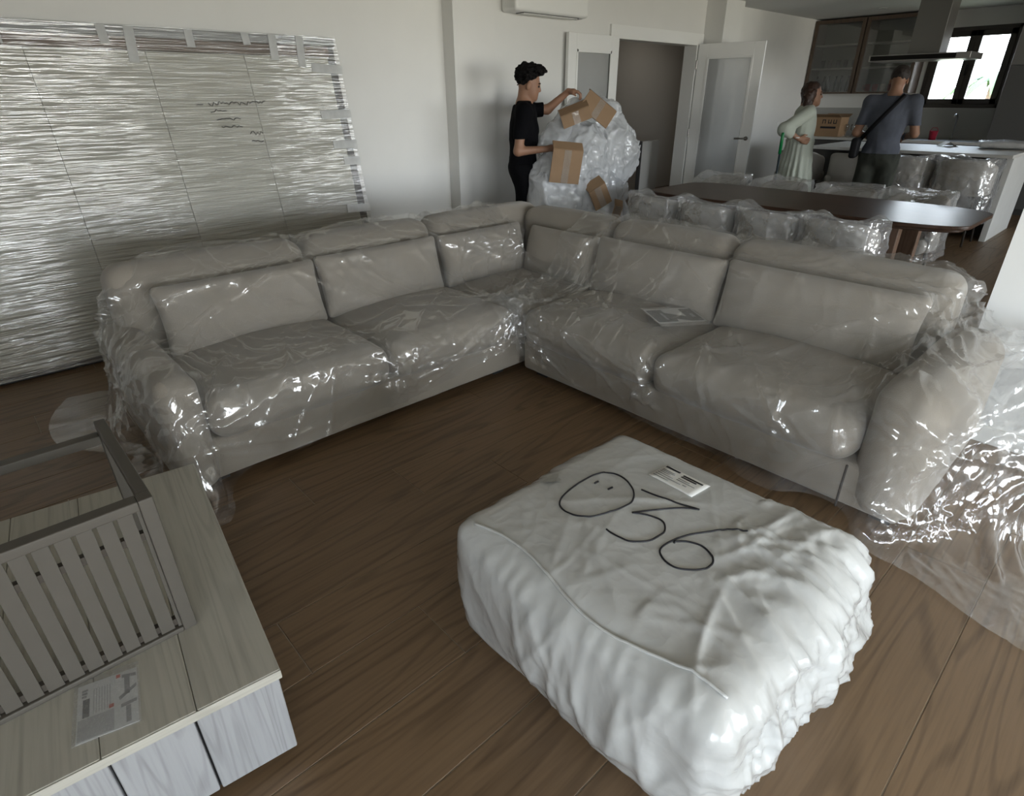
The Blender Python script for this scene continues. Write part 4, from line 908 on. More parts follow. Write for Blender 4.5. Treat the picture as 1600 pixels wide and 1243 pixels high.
for k in range(6):
    o = MB().lathe([(.030, 0), (.030, .13), (.014, .17), (.014, .21), (.017, .212), (.017, .225)], n=14).build('bottle', JAR, None, 0, True)
    o.location = (11.20+.05*(k % 2), 4.66-k*.095, 1.551); tag(o, 'dark bottle in the corner cabinet, ' + names_[k], 'bottle', 'bottles on the cabinet shelf')
def mug(mat, loc, rz, label, group):
    c = tag(empty('mug', loc, rz), label, 'mug', group)
    MB().lathe([(.034, 0), (.040, .01), (.040, .10), (.036, .10), (.034, .015)], n=16).build('cup', mat, c, 0, True)
    MB().tube([(.038, 0, .08), (.062, 0, .075), (.068, 0, .05), (.060, 0, .027), (.038, 0, .022)], .006, 6).build('handle', mat, c, 0, True)
for k in range(4): mug(MUG if k in (0, 1, 3) else pmat('cream_mug', (.40, .36, .30), .4), (11.2, 3.86-k*.11, 1.551), 2+k, ('red mug at the wall end of the cabinet shelf', 'second red mug from the wall end of the cabinet shelf', 'cream mug among the red ones on the cabinet shelf', 'red mug next to the cream mug, near the window side')[k], 'mugs on the cabinet shelf')
for k in range(5):
    o = MB().lathe([(.028, 0), (.034, .11), (.032, .11), (.026, .01)], n=14).build('tumbler', TUMB, None, 0, True); o.location = (11.2-.02*(k % 2), 4.62-k*.12, 1.888)
    tag(o, 'clear tumbler on the middle cabinet shelf, ' + names_[k], 'glass', 'tumblers in the cabinet')
for k in range(5):
    o = MB().lathe([(.032, 0), (.006, .012), (.005, .07), (.035, .10), (.038, .15), (.034, .18), (.032, .18)], n=14).build('wine_glass', TUMB, None, 0, True); o.location = (11.05+.06*(k % 2), 3.98-k*.085, .901)
    tag(o, 'clear stemmed glass on the worktop, ' + ('next to the cardboard box', 'second from the cardboard box', 'third from the cardboard box', 'fourth from the cardboard box', 'farthest from the cardboard box')[k], 'glass', 'glasses on the worktop')
# cardboard box with print
CARD = pmat('cardboard', (.30, .19, .105), .8, .06, 6, .05, 60)
cb_ = tag(empty('cardboard_box', (10.98, 4.2, .901)), 'brown cardboard box with black print on the worktop behind the woman', 'box')
bx('body', (-.16, -.20, 0), (.16, .20, .285), CARD, cb_, .003)
for s_ in (-1, 1):
    o = bx('flap', (0, -.195, 0), (.003, .195, .14), CARD, cb_, 0); o.location = (s_*.16, 0, .283); o.rotation_euler = (0, s_*1.25, 0)
for (ya, yb, za, zb) in ((-.02, -.008, .19, .25), (-.06, -.048, .19, .25), (-.06, -.008, .195, .207), (-.10, -.088, .19, .25), (-.14, -.128, .19, .25), (-.14, -.088, .19, .202), (.03, .042, .19, .25), (.07, .082, .19, .25), (.03, .082, .238, .25)):
    bx('print_stroke', (-.1615, ya, za), (-.160, yb, zb), INK, cb_, 0)
bx('print_bar', (-.1615, -.14, .12), (-.160, .10, .15), INK, cb_, 0)
# red tub, dish rack, faucet, socket
rt = tag(empty('red_tub', (11.05, 2.74, .901)), 'small red plastic tub beside the sink', 'tub')
MB().lathe([(.045, 0), (.055, .11), (.058, .112), (.058, .12), (.050, .118), (.042, .01)], n=18).build('tub', pmat('red_plastic', (.33, .02, .04), .4), rt, 0, True); MB().tube([(0, -.055, .11), (0, -.03, .16), (0, .03, .16), (0, .055, .11)], .004, 6).build('handle', MATS['red_plastic'], rt, 0, True)
fc = tag(empty('faucet', (11.27, 2.55, .901)), 'slim steel kitchen faucet below the window', 'faucet')
MB().lathe([(.026, 0), (.026, .02), (.014, .025), (.014, .30)], n=14).build('stem', STEEL, fc, 0, True); MB().tube([(0, 0, .29), (-.03, 0, .33), (-.12, 0, .345), (-.17, 0, .32), (-.175, 0, .28)], .011, 10).build('spout', STEEL, fc, 0, True); MB().tube([(0, -.012, .10), (-.01, -.06, .13)], .006, 8).build('lever', STEEL, fc, 0, True)
dr = tag(empty('glass_bowl', (11.0, 3.02, .901)), 'clear glass bowl on the worktop in front of the man', 'bowl')
MB().lathe([(.05, 0), (.09, .03), (.115, .08), (.111, .08), (.085, .034), (.045, .006)], n=22).build('bowl', TUMB, dr, 0, True)
so = tag(empty('wall_socket', (11.384, 3.86, 1.13)), 'pale double wall socket on the splashback', 'socket'); bx('plate', (-.010, -.08, -.04), (0, .08, .04), TRIMW, so, .003)
for s_ in (-1, 1): MB().tube([(-.0102, s_*.04, 0), (-.006, s_*.04, 0)], .022, 16).build('outlet', pmat('socket_grey', (.3, .3, .3), .5), so)
# island hood hanging from the ceiling
hd = tag(empty('range_hood', (9.2, 2.6, 1.86)), 'steel island range hood with flat canopy hanging from the kitchen ceiling', 'range hood')
part_mb(hd, 'canopy', STEEL, [((8.93, 2.08, 1.862), (9.47, 3.14, 1.93))], .004)
part_mb(hd, 'front_glass', pmat('black_glass', (.010, .009, .008), .55, spec=.15), [((8.924, 2.22, 1.872), (8.931, 3.12, 1.92))], .001)
part_mb(hd, 'chimney', pmat('hood_steel', (.19, .185, .17), .38, metal=.6), [((9.05, 2.43, 1.925), (9.36, 2.76, ZC))], .004)
# tall fridge column
tl = tag(empty('tall_unit', (11.08, 1.0, 0)), 'tall dark grey fridge column at the end of the kitchen wall', 'tall unit')
TALLM = pmat('tall_grey', (.085, .083, .080), .45)
part_mb(tl, 'carcass', TALLM, [((10.80, -.2, .08), (11.39, 2.035, 2.56))], .002)
for ya, yb in ((-.19, .54), (.545, 1.285), (1.29, 2.03)):
    part_mb(tl, 'upper_door', pmat('tall_pale', (.16, .155, .145), .45), [((10.775, ya, 1.84), (10.80, yb, 2.555))], .002); part_mb(tl, 'lower_door', TALLM, [((10.775, ya, .09), (10.80, yb, 1.825))], .002)
part_mb(tl, 'plinth', FRONTD, [((10.85, -.2, 0), (11.39, 2.035, .08))], 0)
# things on the island
pk = tag(empty('wrapped_pack', (9.35, 1.58, .937), .2), 'flat plastic-wrapped pack lying on the island end', 'pack')
V, F = rbox((0, 0, .03), (.15, .22, .03), .022, .02, cushion_deform((0, 0, .008), .006, 31)); np_mesh('contents', V, F, pmat('pack_grey', (.40, .39, .37), .6), pk)
V, F = rbox((0, 0, .034), (.165, .235, .034), .025, .015, cushion_deform((.01, .01, .012), .014, 33)); np_mesh('plastic_wrap', V, F, CHFILM, pk)
pp = mesh_from('folded_paper', [(-.10, -.10, 0), (.10, -.10, 0), (.10, 0, .055), (-.10, 0, .055), (.10, .09, .002), (-.10, .09, .002)], [(0, 1, 2, 3), (3, 2, 4, 5)]); o = link('folded_paper', pp, PAPER, None, (9.4, 2.15, .9215), (0, 0, .5)); tag(o, 'folded white paper lying on the kitchen island', 'paper'); sd = o.modifiers.new('t', 'SOLIDIFY'); sd.thickness = .001
# ceiling spot, broom, wall switch, hall panel
ds = tag(empty('ceiling_downlight', (10.38, 3.62, ZC)), 'round recessed downlight in the kitchen ceiling', 'downlight')
MB().lathe([(.055, -.004), (.055, 0), (.04, 0), (.04, -.004)], n=24).build('ring', TRIMW, ds); MB().lathe([(.001, -.002), (.039, -.002)], n=24).build('lens', pmat('lens', (.6, .6, .6), .3), ds)
br = tag(empty('broom', (6.75, 3.03, 0)), 'green-handled broom standing beyond the dining table by the woman', 'broom')
MB().tube([(0, 0, .16), (.0, .01, .60), (0, .02, 1.02)], .012, 10).build('handle', pmat('broom_black', (.01, .02, .025), .4), br, 0, True)
MB().tube([(0, .02, .94), (0, .023, 1.13), (0, .023, 1.15)], [.016, .017, .012], 10).build('grip', pmat('broom_green', (.0, .14, .035), .4), br, 0, True)
MB().tube([(0, .0025, .16), (0, .008, .62)], [.0135, .0135], 10).build('sleeve', MATS['broom_green'], br, 0, True)
bx('head', (-.03, -.14, .08), (.03, .14, .17), MATS['broom_green'], br, .01)
for k in range(9): bx('bristle_tuft', (-.025, -.135+k*.03, .0), (.025, -.113+k*.03, .085), pmat('bristle', (.10, .10, .10), .9), br, .004)
sw = tag(empty('wall_switch', (10.36, YB, 1.08)), 'small white wall switch between the woman and the glazed door', 'switch'); bx('plate', (-.04, -.010, -.04), (.04, 0, .04), TRIMW, sw, .003); bx('rocker', (-.028, -.015, -.028), (.028, -.009, .028), TRIMW, sw, .002)
hp = tag(empty('hall_panel', (7.75, 5.45, 0)), 'pale upright panel standing in the dark hallway', 'panel'); bx('board', (-.20, -.03, 0), (.22, .03, .93), pmat('hall_panel_grey', (.50, .50, .48), .5), hp, .004); bx('edge_strip', (-.215, -.032, 0), (-.2, .032, .93), pmat('edge_dark', (.08, .08, .08), .5), hp, .002)

# brochure in a sleeve on the sofa
bro = tag(empty('brochure', (2.585, 1.56, .487), 0), 'small black and white brochure in a clear sleeve on the sofa seat', 'brochure')
bro.rotation_euler = (math.radians(-4), math.radians(6), math.radians(-115))
flat_quad('page', [(-.085, -.14), (.085, -.14), (.085, .14), (-.085, .14)], 0, .001, PAPER, bro)
for q in ([(-.07, .06), (.075, .06), (.075, .135), (-.07, .135)], [(-.07, -.135), (.075, -.135), (.075, -.045), (-.07, -.045)], [(-.03, -.045), (.03, -.045), (.075, .06), (.02, .06)], [(-.03, -.045), (.075, -.045), (.075, -.02), (-.01, .0)]): flat_quad('print_block', q, .0012, .0005, PD, bro)
flat_quad('print_mark', [(-.01, .09), (.03, .09), (.03, .11), (-.01, .11)], .002, .0004, PG, bro); flat_quad('print_mark', [(-.03, -.075), (.05, -.075), (.05, -.06), (-.03, -.06)], .002, .0004, PG, bro)
flat_quad('clear_sleeve', [(-.10, -.15), (.13, -.15), (.13, .15), (-.10, .15)], .003, .0004, MATS['sleeve'], bro)

# palm tree in the garden beyond the kitchen window
pt_ = tag(empty('palm_tree', (22, 4.35, -1.5)), 'small green palm tree outside, seen through the kitchen window', 'tree')
MB().tube([(0, 0, 0), (.05, .05, 1.6), (0, 0, 3.3)], [.16, .13, .11], 10).build('trunk', pmat('palm_trunk', (.16, .11, .07), .9, .2, 8), pt_, 0, True)
for k in range(11):
    a = k*2.399; V = []; F = []
    for i in range(9):
        t = i/8; r_ = 1.15*t; z = 3.3+.75*t-1.25*t*t+.2*(k % 3)*t; wd = .16*math.sin(math.pi*min(1, t*.9+.1))
        for q, dz in ((-1, -.06), (0, .03), (1, -.06)): V.append((r_*math.cos(a)-q*wd*math.sin(a), r_*math.sin(a)+q*wd*math.cos(a), z+dz))
    for i in range(8):
        for q in range(2): F.append((i*3+q, i*3+q+1, i*3+3+q+1, i*3+3+q))
    np_mesh('frond', V, F, pmat('palm_green', (.06, .10, .03), .7), pt_)
struct(MB().box((11.8, -30, -1.6), (60, 40, -1.5)).build('ground_garden', pmat('garden_ground', (.20, .20, .12), .9, .2, 1)))

# ================================================================== PEOPLE
SKIN = pmat('skin', (.27, .145, .09), .55, .05, 20); HAIRB = pmat('hair_black', (.004, .0035, .0035), .6, .3, 60, .6, 90, spec=.12); HAIRN = pmat('hair_brown', (.030, .013, .007), .5, .3, 50, .5, 60, (1, 1, .2))
EYE = pmat('eye_dark', (.02, .015, .012), .2)
def hand_sdf(P, wrist, fd, pn, curl, side):
    """palm and five fingers; fd: finger direction, pn: palm normal, side: +1 thumb along fd x pn"""
    fd = np.array(fd, float); fd /= np.linalg.norm(fd); pn = np.array(pn, float); pn -= fd*(pn@fd); pn /= np.linalg.norm(pn); sd_ = np.cross(fd, pn)*side; w_ = np.array(wrist, float)
    d = sd_cap(P, w_, w_+fd*.05, .024, .026); d = smin(d, sd_cap(P, w_+fd*.045-sd_*.022, w_+fd*.085-sd_*.028, .016, .013), .02); d = smin(d, sd_cap(P, w_+fd*.045+sd_*.02, w_+fd*.09+sd_*.028, .017, .013), .02)
    for k, (o_, L_) in enumerate(((.030, .068), (.010, .078), (-.010, .072), (-.028, .056))):
        a = w_+fd*.085+sd_*o_; q = a; ang = curl*.55
        for seg, r0, r1 in ((.45, .0095, .009), (.32, .009, .008), (.26, .008, .007)):
            dr_ = fd*math.cos(ang)+pn*math.sin(ang); b = q+dr_*L_*seg; d = smin(d, sd_cap(P, q, b, r0, r1), .006); q = b; ang += curl*.75
    t0 = w_+fd*.02+sd_*.024; t1 = t0+fd*.03+sd_*.028+pn*.012*curl; t2 = t1+fd*.03+sd_*.006+pn*.016*curl
    d = smin(d, sd_cap(P, t0, t1, .013, .011), .012); return smin(d, sd_cap(P, t1, t2, .0105, .008), .006)
def body_sdf(J, g=1.0):
    def f(P):
        hd, yaw, pit = J['head'], J['yaw'], J['pitch']
        cy, sy, cp, sp_ = math.cos(yaw), math.sin(yaw), math.cos(pit), math.sin(pit)
        M = np.array([[cy*cp, -sy, cy*sp_], [sy*cp, cy, sy*sp_], [-sp_, 0, cp]])    # columns: forward, left, up
        q = (P-np.array(hd))@M
        d = sd_ell(q, (-.012, 0, .03), (.096, .077, .098)); d = smin(d, sd_ell(q, (.030, 0, -.045), (.066, .060, .078)), .03)
        d = smin(d, sd_cap(q, (.070, 0, -.095), (.06, 0, -.098), .022, .02), .03)          # chin
        d = smin(d, sd_cap(q, (.086, 0, .012), (.102, 0, -.024), .009, .012), .016)        # nose
        d = smin(d, sd_cap(q, (.082, -.018, -.062), (.082, .018, -.062), .010, .010), .012)  # lips
        d = smin(d, sd_cap(q, (.083, -.03, .026), (.083, .03, .026), .011, .011), .014)     # brow
        for s_ in (-1, 1):
            d = np.maximum(d, -sd_ell(q, (.094, s_*.031, .004), (.012, .016, .010)))        # eye sockets
            d = smin(d, sd_ell(q, (-.005, s_*.079, -.012), (.020, .009, .032)), .008)       # ears
        nk = np.array(hd)+M@np.array([-.03, 0, -.07])
        d = smin(d, sd_cap(P, nk, J['neck'], .052*g, .058*g), .03)
        ch, pv = np.array(J['chest']), np.array(J['pelvis'])
        t = sd_ell(P, ch, (.105*g, .165*g, .20)); t = smin(t, sd_ell(P, (ch+pv)/2, (.095*g, .135*g, .18)), .08); t = smin(t, sd_ell(P, pv, (.11*g, .155*g, .13)), .08)
        t = smin(t, sd_cap(P, J['shR'], J['shL'], .055*g, .055*g), .08); t = smin(t, sd_cap(P, J['neck'], ch, .06, .09), .06); d = smin(d, t, .03)
        for s_ in 'RL':
            d = smin(d, sd_cap(P, J['sh'+s_], J['el'+s_], .052*g, .040*g), .035); d = smin(d, sd_cap(P, J['el'+s_], J['wr'+s_], .041*g, .026*g), .02)
            d = smin(d, sd_cap(P, J['hip'+s_], J['kn'+s_], .085*g, .055*g), .05); d = smin(d, sd_cap(P, J['kn'+s_], J['an'+s_], .056*g, .038*g), .03)
            an = np.array(J['an'+s_]); d = smin(d, sd_cap(P, an+np.array([-.03, 0, -.03]), an+np.array([.15, 0, -.045]), .035, .025), .03)
            h = J['hand'+s_]; d = smin(d, hand_sdf(P, J['wr'+s_], h[0], h[1], h[2], h[3]), .010)
        return d
    return f
def merge_fine(f, boxes, lo, hi, res, fres):
    """coarse surface for the body with fine surface inside small boxes (hands, head), in one mesh"""
    V, F = surface_nets(f, lo, hi, res); Vs, Fs = [V], []
    keep = np.ones(len(F), bool); C_ = V[F].mean(1)
    for a, b in boxes:
        keep &= ~((C_ > np.array(a)+res*.6).all(1) & (C_ < np.array(b)-res*.6).all(1))
    Fs.append(F[keep]); n = len(V)
    for a, b in boxes:
        v, q = surface_nets(f, a, b, fres); Vs.append(v); Fs.append(q+n); n += len(v)
    return np.concatenate(Vs), np.concatenate(Fs)
def person(name, loc, rz, J, label, g=1.0, lo=(-.5, -.5, 0), hi=(.75, .5, 1.9)):
    p = tag(empty(name, loc, rz), label, 'person'); f = body_sdf(J, g)
    bxs = []
    for s_ in 'RL':
        w_ = np.array(J['wr'+s_]); d = np.array(J['hand'+s_][0], float); d /= np.linalg.norm(d); c = w_+d*.09; bxs.append((c-.115, c+.115))
    hdp = np.array(J['head']); bxs.append((hdp-np.array([.15, .13, .17]), hdp+np.array([.16, .13, .16])))
    V, F = merge_fine(f, bxs, lo, hi, .014, .0055); np_mesh('body', V, F, SKIN, p)
    yaw, pit = J['yaw'], J['pitch']; M = Matrix.Rotation(yaw, 3, 'Z') @ Matrix.Rotation(pit, 3, 'Y')
    for s_ in (-1, 1):
        v = M @ Vector((.084, s_*.031, .003)); m = MB(); m.lathe([(.001, -.009), (.007, -.006), (.0095, 0), (.007, .006), (.001, .009)], n=10); o = m.build('eye', EYE, p, 0, True); o.location = hdp+np.array(v)
        a, b, c_ = (M @ Vector((.088, s_*.014, .025)), M @ Vector((.093, s_*.03, .029)), M @ Vector((.080, s_*.05, .024)))
        MB().tube([hdp+np.array(a), hdp+np.array(b), hdp+np.array(c_)], .0045, 6).build('eyebrow', HAIRB, p, 0, True)
    v = [M @ Vector((.090, y, -.064)) for y in (-.018, 0, .018)]
    MB().tube([hdp+np.array(q) for q in v], .003, 6).build('lip_line', pmat('lip', (.22, .09, .07), .5), p, 0, True)
    return p, f, M
def garment(parent, f, fn, mat, lo, hi, res=.013, off=.012, name='shirt', folds=.006, seed=0):
    """cloth shell: the body grown by off, with folds, cut by fn (negative inside the garment's region)"""
    def h(P): return np.maximum(f(P)-off-folds*(vnoise(P*np.array([1, 1, .7]), 13, (seed, 0, 0))+.7*ridged(P*np.array([1.4, 1.4, .5]), 17, (0, seed, 0), 2)), fn(P))
    V, F = surface_nets(h, lo, hi, res); return np_mesh(name, V, F, mat, parent)
# --- young man in black carrying the plastic
Y = dict(head=(.045, .0, 1.628), yaw=.0, pitch=.22, neck=(-.005, 0, 1.475), chest=(.0, 0, 1.27), pelvis=(-.01, 0, .95), shR=(-.005, -.185, 1.42), shL=(.02, .185, 1.43),
         elR=(-.055, -.245, 1.11), wrR=(.20, -.21, 1.125), elL=(.22, .19, 1.43), wrL=(.40, .13, 1.575), hipR=(0, -.09, .92), hipL=(0, .09, .92), knR=(.02, -.105, .50), knL=(.03, .11, .50), anR=(-.01, -.11, .085), anL=(.02, .12, .085),
         handR=((1, .35, .12), (0, .5, -.9), .9, 1), handL=((1, -.25, -.05), (.1, 0, -1), 1.0, -1))
ymo, yf, yM = person('person', (3.93, 4.10, 0), math.radians(-42.6), Y, 'young man in black t-shirt holding up a bundle of plastic wrap')
def tee(P): return np.maximum.reduce([.90-P[:, 2], P[:, 2]-1.475-.03*(np.abs(P[:, 1]) > .06), np.where(P[:, 1] < -.17, 1.17-P[:, 2], -1), np.where((P[:, 0] > .17) & (P[:, 2] > 1.30), P[:, 0]-.185, -1), np.where((P[:, 2] < 1.21) & ((P[:, 1] < -.165)), .05, -1), np.where((P[:, 2] < 1.24) & (P[:, 0] > .13), .05, -1)])
ymo.scale = (.98, .98, .98)
garment(ymo, yf, tee, pmat('black_cotton', (.004, .004, .005), .9, .2, 9, spec=.08), (-.35, -.4, .85), (.35, .4, 1.55), .012, .014, 'tshirt', .007, 2)
def trous(P): return np.maximum.reduce([P[:, 2]-1.0, .10-P[:, 2], np.where(P[:, 0] > .17, .05, -1), np.where((np.abs(P[:, 1]) > .19) & (P[:, 2] > .9), .05, -1)])
garment(ymo, yf, trous, pmat('black_trousers', (.005, .005, .006), .85, .2, 9, spec=.08), (-.25, -.28, .06), (.25, .28, 1.03), .014, .016, 'trousers', .008, 5)
for s_ in 'RL':
    an = Y['an'+s_]; V, F = rbox((an[0]+.05, an[1], .05), (.14, .05, .05), .04, .04); np_mesh('shoe', V, F, pmat('shoe_dark', (.02, .02, .02), .6), ymo)
def curly(c, M_, lo, hi, amp, f0):
    c = np.array(c); Mi = np.array(M_)
    def h(P):
        q = (P-c)@Mi; d = f0(q)
        return d-amp*(vnoise(P, 38, (1, 2, 3))+.6*vnoise(P, 70, (4, 0, 0)))
    return surface_nets(h, lo, hi, .0055)
hd = np.array(Y['head'])
hf = lambda q: np.maximum(smin(sd_ell(q, (-.022, 0, .065), (.120, .098, .102)), sd_ell(q, (.062, 0, .112), (.072, .076, .052)), .03), np.maximum((q[:, 0]-.035)*.8-(q[:, 2]-.06)*1.1, -.02-q[:, 2]-.35*(-q[:, 0])))
V, F = curly(hd, yM, hd-.2, hd+.22, .016, hf); np_mesh('hair', V, F, HAIRB, ymo)
# --- woman in the long dress
Wm = dict(head=(.035, 0, 1.505), yaw=-.12, pitch=-.02, neck=(-.005, 0, 1.375), chest=(0, 0, 1.19), pelvis=(-.01, 0, .90), shR=(-.01, -.16, 1.325), shL=(.0, .16, 1.325),
          elR=(-.25, -.235, 1.155), wrR=(-.075, -.215, 1.055), elL=(.02, .21, 1.06), wrL=(.08, .2, .85), hipR=(0, -.08, .88), hipL=(0, .08, .88), knR=(.01, -.08, .48), knL=(.01, .08, .48), anR=(0, -.08, .08), anL=(0, .08, .08),
          handR=((1, .15, -.25), (0, 1, 0), .6, 1), handL=((.3, 0, -1), (0, -1, 0), .5, 1))
wmo, wf, wM = person('person', (7.64, 3.235, 0), math.radians(-52), Wm, 'woman in a long pale sage dress, hand on hip, by the island', .92, (-.45, -.4, 0), (.35, .4, 1.75))
def dress_s(P):
    z = np.clip(P[:, 2], 0, 1.4); t = np.clip((.98-z)/.8, 0, 1)
    a = .145+.115*t; b = .175+.10*t
    col = np.sqrt(((P[:, 0]+.0)/a)**2+(P[:, 1]/b)**2)-1
    sk = np.maximum(np.maximum(col*.16, P[:, 2]-1.02), .12-P[:, 2])
    bd = np.maximum(np.maximum(smin(sd_ell(P, (0, 0, 1.17), (.135, .175, .27)), sd_cap(P, (0, -.15, 1.325), (0, .15, 1.325), .062, .062), .06), P[:, 2]-1.40), .9-P[:, 2])
    d = smin(sk, bd, .08)
    for s_, k in (('R', 1), ('L', 1)):
        sh, el = np.array(Wm['sh'+s_]), np.array(Wm['el'+s_]); d = smin(d, sd_cap(P, sh, el, .062, .075), .03)
        wr = np.array(Wm['wr'+s_]); d = smin(d, sd_cap(P, el, el+(wr-el)*.30, .07, .066), .03)
    a_ = np.arctan2(P[:, 1], P[:, 0]); pl = np.clip((1.25-P[:, 2])/.6, 0, 1)
    d = d-pl*.012*np.sin(a_*17+2*np.sin(a_*3)+P[:, 2]*1.5)-.005*vnoise(P, 14, (3, 3, 3))
    v_neck = np.maximum(np.abs(P[:, 1])*1.9+(1.20-P[:, 2])*.6, -P[:, 0]+.02)   # v-neck slit at the front
    return np.maximum(d, -np.maximum(v_neck, 1.22-P[:, 2]))
V, F = surface_nets(dress_s, (-.4, -.36, .08), (.32, .36, 1.42), .013); np_mesh('dress', V, F, pmat('sage_cotton', (.40, .43, .37), .9, .06, 8, .2, 80), wmo)
hd = np.array(Wm['head'])
hf = lambda q: np.maximum(smin(sd_ell(q, (-.02, 0, .045), (.105, .088, .095)), smin(sd_cap(q, (-.045, -.055, .0), (-.04, -.075, -.19), .060, .045), sd_cap(q, (-.045, .055, .0), (-.04, .075, -.19), .060, .045), .05), .05), (q[:, 0]-.03)*.9-np.maximum(q[:, 2]-.055, 0)*1.2)
V, F = curly(hd, wM, hd-np.array([.22, .2, .3]), hd+.2, .006, hf); np_mesh('hair', V, F, HAIRN, wmo)
for s_ in 'RL':
    an = Wm['an'+s_]; V, F = rbox((an[0]+.04, an[1], .035), (.115, .042, .035), .03, .04); np_mesh('sandal', V, F, pmat('sandal_tan', (.2, .12, .07), .6), wmo)
MB().lathe([(.03, -.006), (.034, 0), (.03, .006)], n=14).build('bracelet', pmat('bracelet_white', (.6, .6, .58), .3), wmo, 0, True).location = (-.10, -.218, 1.068)
# --- man seen from behind with a crossbody bag
Mn = dict(head=(.055, .0, 1.635), yaw=0, pitch=.45, neck=(.0, 0, 1.49), chest=(0, 0, 1.28), pelvis=(-.01, 0, .93), shR=(0, -.20, 1.43), shL=(0, .20, 1.43),
          elR=(-.01, -.275, 1.13), wrR=(.20, -.17, 1.08), elL=(-.01, .275, 1.13), wrL=(.20, .17, 1.08), hipR=(0, -.095, .90), hipL=(0, .095, .90), knR=(.02, -.11, .48), knL=(.02, .11, .48), anR=(-.01, -.12, .085), anL=(-.01, .12, .085),
          handR=((1, .5, .2), (0, 1, -.2), .8, -1), handL=((1, -.5, .2), (0, -1, -.2), .8, 1))
mno, mf, mM = person('person', (7.72, 2.37, 0), math.radians(12), Mn, 'man from behind in blue-grey t-shirt with black crossbody strap', 1.06, (-.4, -.5, 0), (.5, .5, 1.9))
def tee2(P): return np.maximum.reduce([.875-P[:, 2], P[:, 2]-1.49-.03*(np.abs(P[:, 1]) > .06), np.where((P[:, 2] < 1.21) & (np.abs(P[:, 1]) > .185), .05, -1), np.where((P[:, 2] < 1.2) & (P[:, 0] > .15), .05, -1)])
garment(mno, mf, tee2, pmat('bluegrey_cotton', (.075, .083, .105), .9, .15, 9, .15, 60), (-.4, -.42, .85), (.3, .42, 1.56), .012, .010, 'tshirt', .007, 7)
garment(mno, mf, lambda P: np.maximum.reduce([P[:, 2]-.93, .10-P[:, 2], np.where((np.abs(P[:, 1]) > .215) & (P[:, 2] > .85), .05, -1), np.where((P[:, 0] > .18), .05, -1)]), pmat('olive_trousers', (.030, .033, .026), .9, .2, 9), (-.25, -.3, .06), (.25, .3, .96), .014, .022, 'trousers', .010, 9)
for s_ in 'RL':
    an = Mn['an'+s_]; V, F = rbox((an[0]+.05, an[1], .05), (.14, .05, .05), .04, .04); np_mesh('shoe', V, F, MATS['shoe_dark'], mno)
hd = np.array(Mn['head'])
hf = lambda q: np.maximum(sd_ell(q, (-.016, 0, .045), (.104, .086, .098)), np.maximum((q[:, 0]-.045)*.9-(q[:, 2]-.06)*1.0, -.055-q[:, 2]))
V, F = curly(hd, mM, hd-.2, hd+.2, .004, hf); np_mesh('hair', V, F, pmat('hair_dark_brown', (.018, .012, .009), .6, .3, 60, .5, 90), mno)
bag = tag(empty('crossbody_bag', (7.72, 2.37, 0), math.radians(12)), 'black crossbody bag hanging at the hip of the man in blue-grey', 'bag')
V, F = rbox((-.09, .245, .98), (.105, .04, .105), .03, .03); np_mesh('pouch', V, F, pmat('black_nylon', (.008, .008, .009), .6, spec=.15), bag)
SB = BVHTree.FromPolygons(*(lambda vf: ([tuple(v) for v in vf[0]], [tuple(int(i) for i in q) for q in vf[1]]))(surface_nets(lambda P: mf(P)-.034, (-.35, -.42, .8), (.35, .42, 1.6), .02)))
path = []
for t in np.linspace(0, 1, 18):
    y = -.105+t*(.22+.105); z = 1.50-t*(1.50-1.06); h_ = SB.ray_cast(Vector((-.6, y, z)), Vector((1, 0, 0)))
    path.append((h_[0].x if h_[0] and h_[0].x < .05 else path[-1][0] if path else -.03, y, z))
V = []; F = []
for p in path: V += [(p[0]-.004, p[1]+.017, p[2]+.012), (p[0]-.004, p[1]-.017, p[2]-.012), (p[0]+.002, p[1]-.017, p[2]-.012), (p[0]+.002, p[1]+.017, p[2]+.012)]
for i in range(len(path)-1):
    for k in range(4): F.append((i*4+k, i*4+(k+1) % 4, i*4+4+(k+1) % 4, i*4+4+k))
np_mesh('strap', V, F, MATS['black_nylon'], bag)

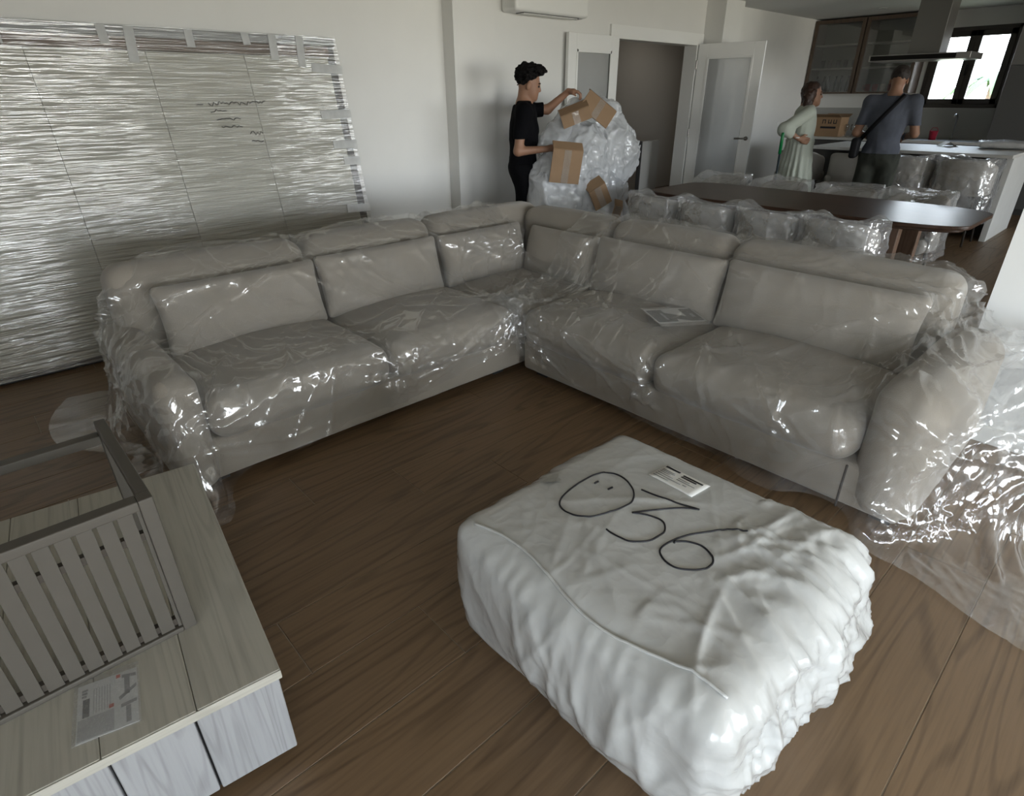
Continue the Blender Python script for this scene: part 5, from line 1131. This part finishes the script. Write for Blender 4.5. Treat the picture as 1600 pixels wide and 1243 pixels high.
# ================================================================== BUNDLE OF USED WRAPPING
BFILM = film('bundle_film', .12, (.86, .88, .90), .2, 1, 8, 1.0, dvar=.5, gloss_max=.25)
BFILM2 = film('bundle_film_thin', .45, (.74, .76, .78), .15, 1, 9, .8, dvar=.5, gloss_max=.25)
bn = tag(empty('plastic_bundle', (4.48, 3.92, 0)), 'big bundle of crumpled translucent plastic wrap with cardboard corners', 'plastic bundle')
def lump(name, fs, lo, hi, mat, seed, amp=.05, res=.018):
    def h(P):
        d = fs(P); return d+.02-amp*(ridged(P*np.array([1, 1, .8]), 4.5, (seed, 0, 0), 2)-.4)-amp*.45*ridged(P, 11, (0, seed, 0), 3)-amp*.25*ridged(P, 24, (0, 0, seed), 2)
    V, F = surface_nets(h, lo, hi, res); return np_mesh(name, V, F, mat, bn)
lump('bag', lambda P: smin(sd_ell(P, (-.32, -.06, .55), (.36, .28, .54)), sd_ell(P, (-.05, -.04, .90), (.28, .24, .40)), .12), (-.75, -.5, .01), (.45, .4, 1.5), BFILM, 3, .065, .015)
lump('bag', lambda P: smin(sd_ell(P, (.46, .05, 1.02), (.34, .27, .34)), sd_ell(P, (.30, .08, 1.25), (.22, .2, .26)), .12), (-.1, -.4, .5), (.95, .5, 1.7), BFILM, 6, .065, .015)
lump('loose_sheet', lambda P: smin(sd_cap(P, (-.33, .06, 1.10), (-.03, .04, 1.43), .15, .07), sd_cap(P, (-.03, .04, 1.43), (.25, .05, 1.22), .07, .17), .08), (-.8, -.4, .8), (.6, .4, 1.72), BFILM2, 9, .04)
lump('loose_sheet', lambda P: smin(sd_cap(P, (.30, .0, .70), (.42, -.05, .12), .22, .26), sd_cap(P, (.45, .05, .8), (.72, .0, .58), .2, .05), .1), (-.1, -.5, .01), (1.0, .5, 1.1), BFILM2, 12, .05)
CARD2 = pmat('cardboard_pack', (.25, .16, .09), .75, .08, 5, .06, 40)
def card(c, size, rot, fold=0):
    m = MB(); sx, sz = size; m.box((-sx/2, -.006, -sz/2), (sx/2, .006, sz/2)); o = m.build('cardboard', CARD2, bn, .002); o.location = c; o.rotation_euler = rot
    m = MB(); m.box((-sx/2, -.006, 0), (sx/2, .006, .10)); f_ = m.build('flap', CARD2, o, .002); f_.location = (0, 0, sz/2); f_.rotation_euler = (-1.1, 0, 0)
    m = MB(); m.box((-.03, -.0085, -sz/2), (.03, -.0062, sz/2)); m.build('tape', film('clear_tape', .82, (.75, .72, .66), .15, 1, 20, .1, gloss_max=.2), o); return o
RZ = math.radians(-42.6)
card((-.52, -.31, .97), (.26, .27), (.12, .10, RZ+.12)); card((-.17, -.42, .70), (.17, .19), (.15, -.5, RZ+.25)); card((-.03, -.22, 1.40), (.30, .17), (-.35, .62, RZ)); card((-.22, -.14, 1.34), (.26, .10), (.1, -.35, RZ)); card((.14, -.34, .40), (.08, .36), (.0, .25, RZ))
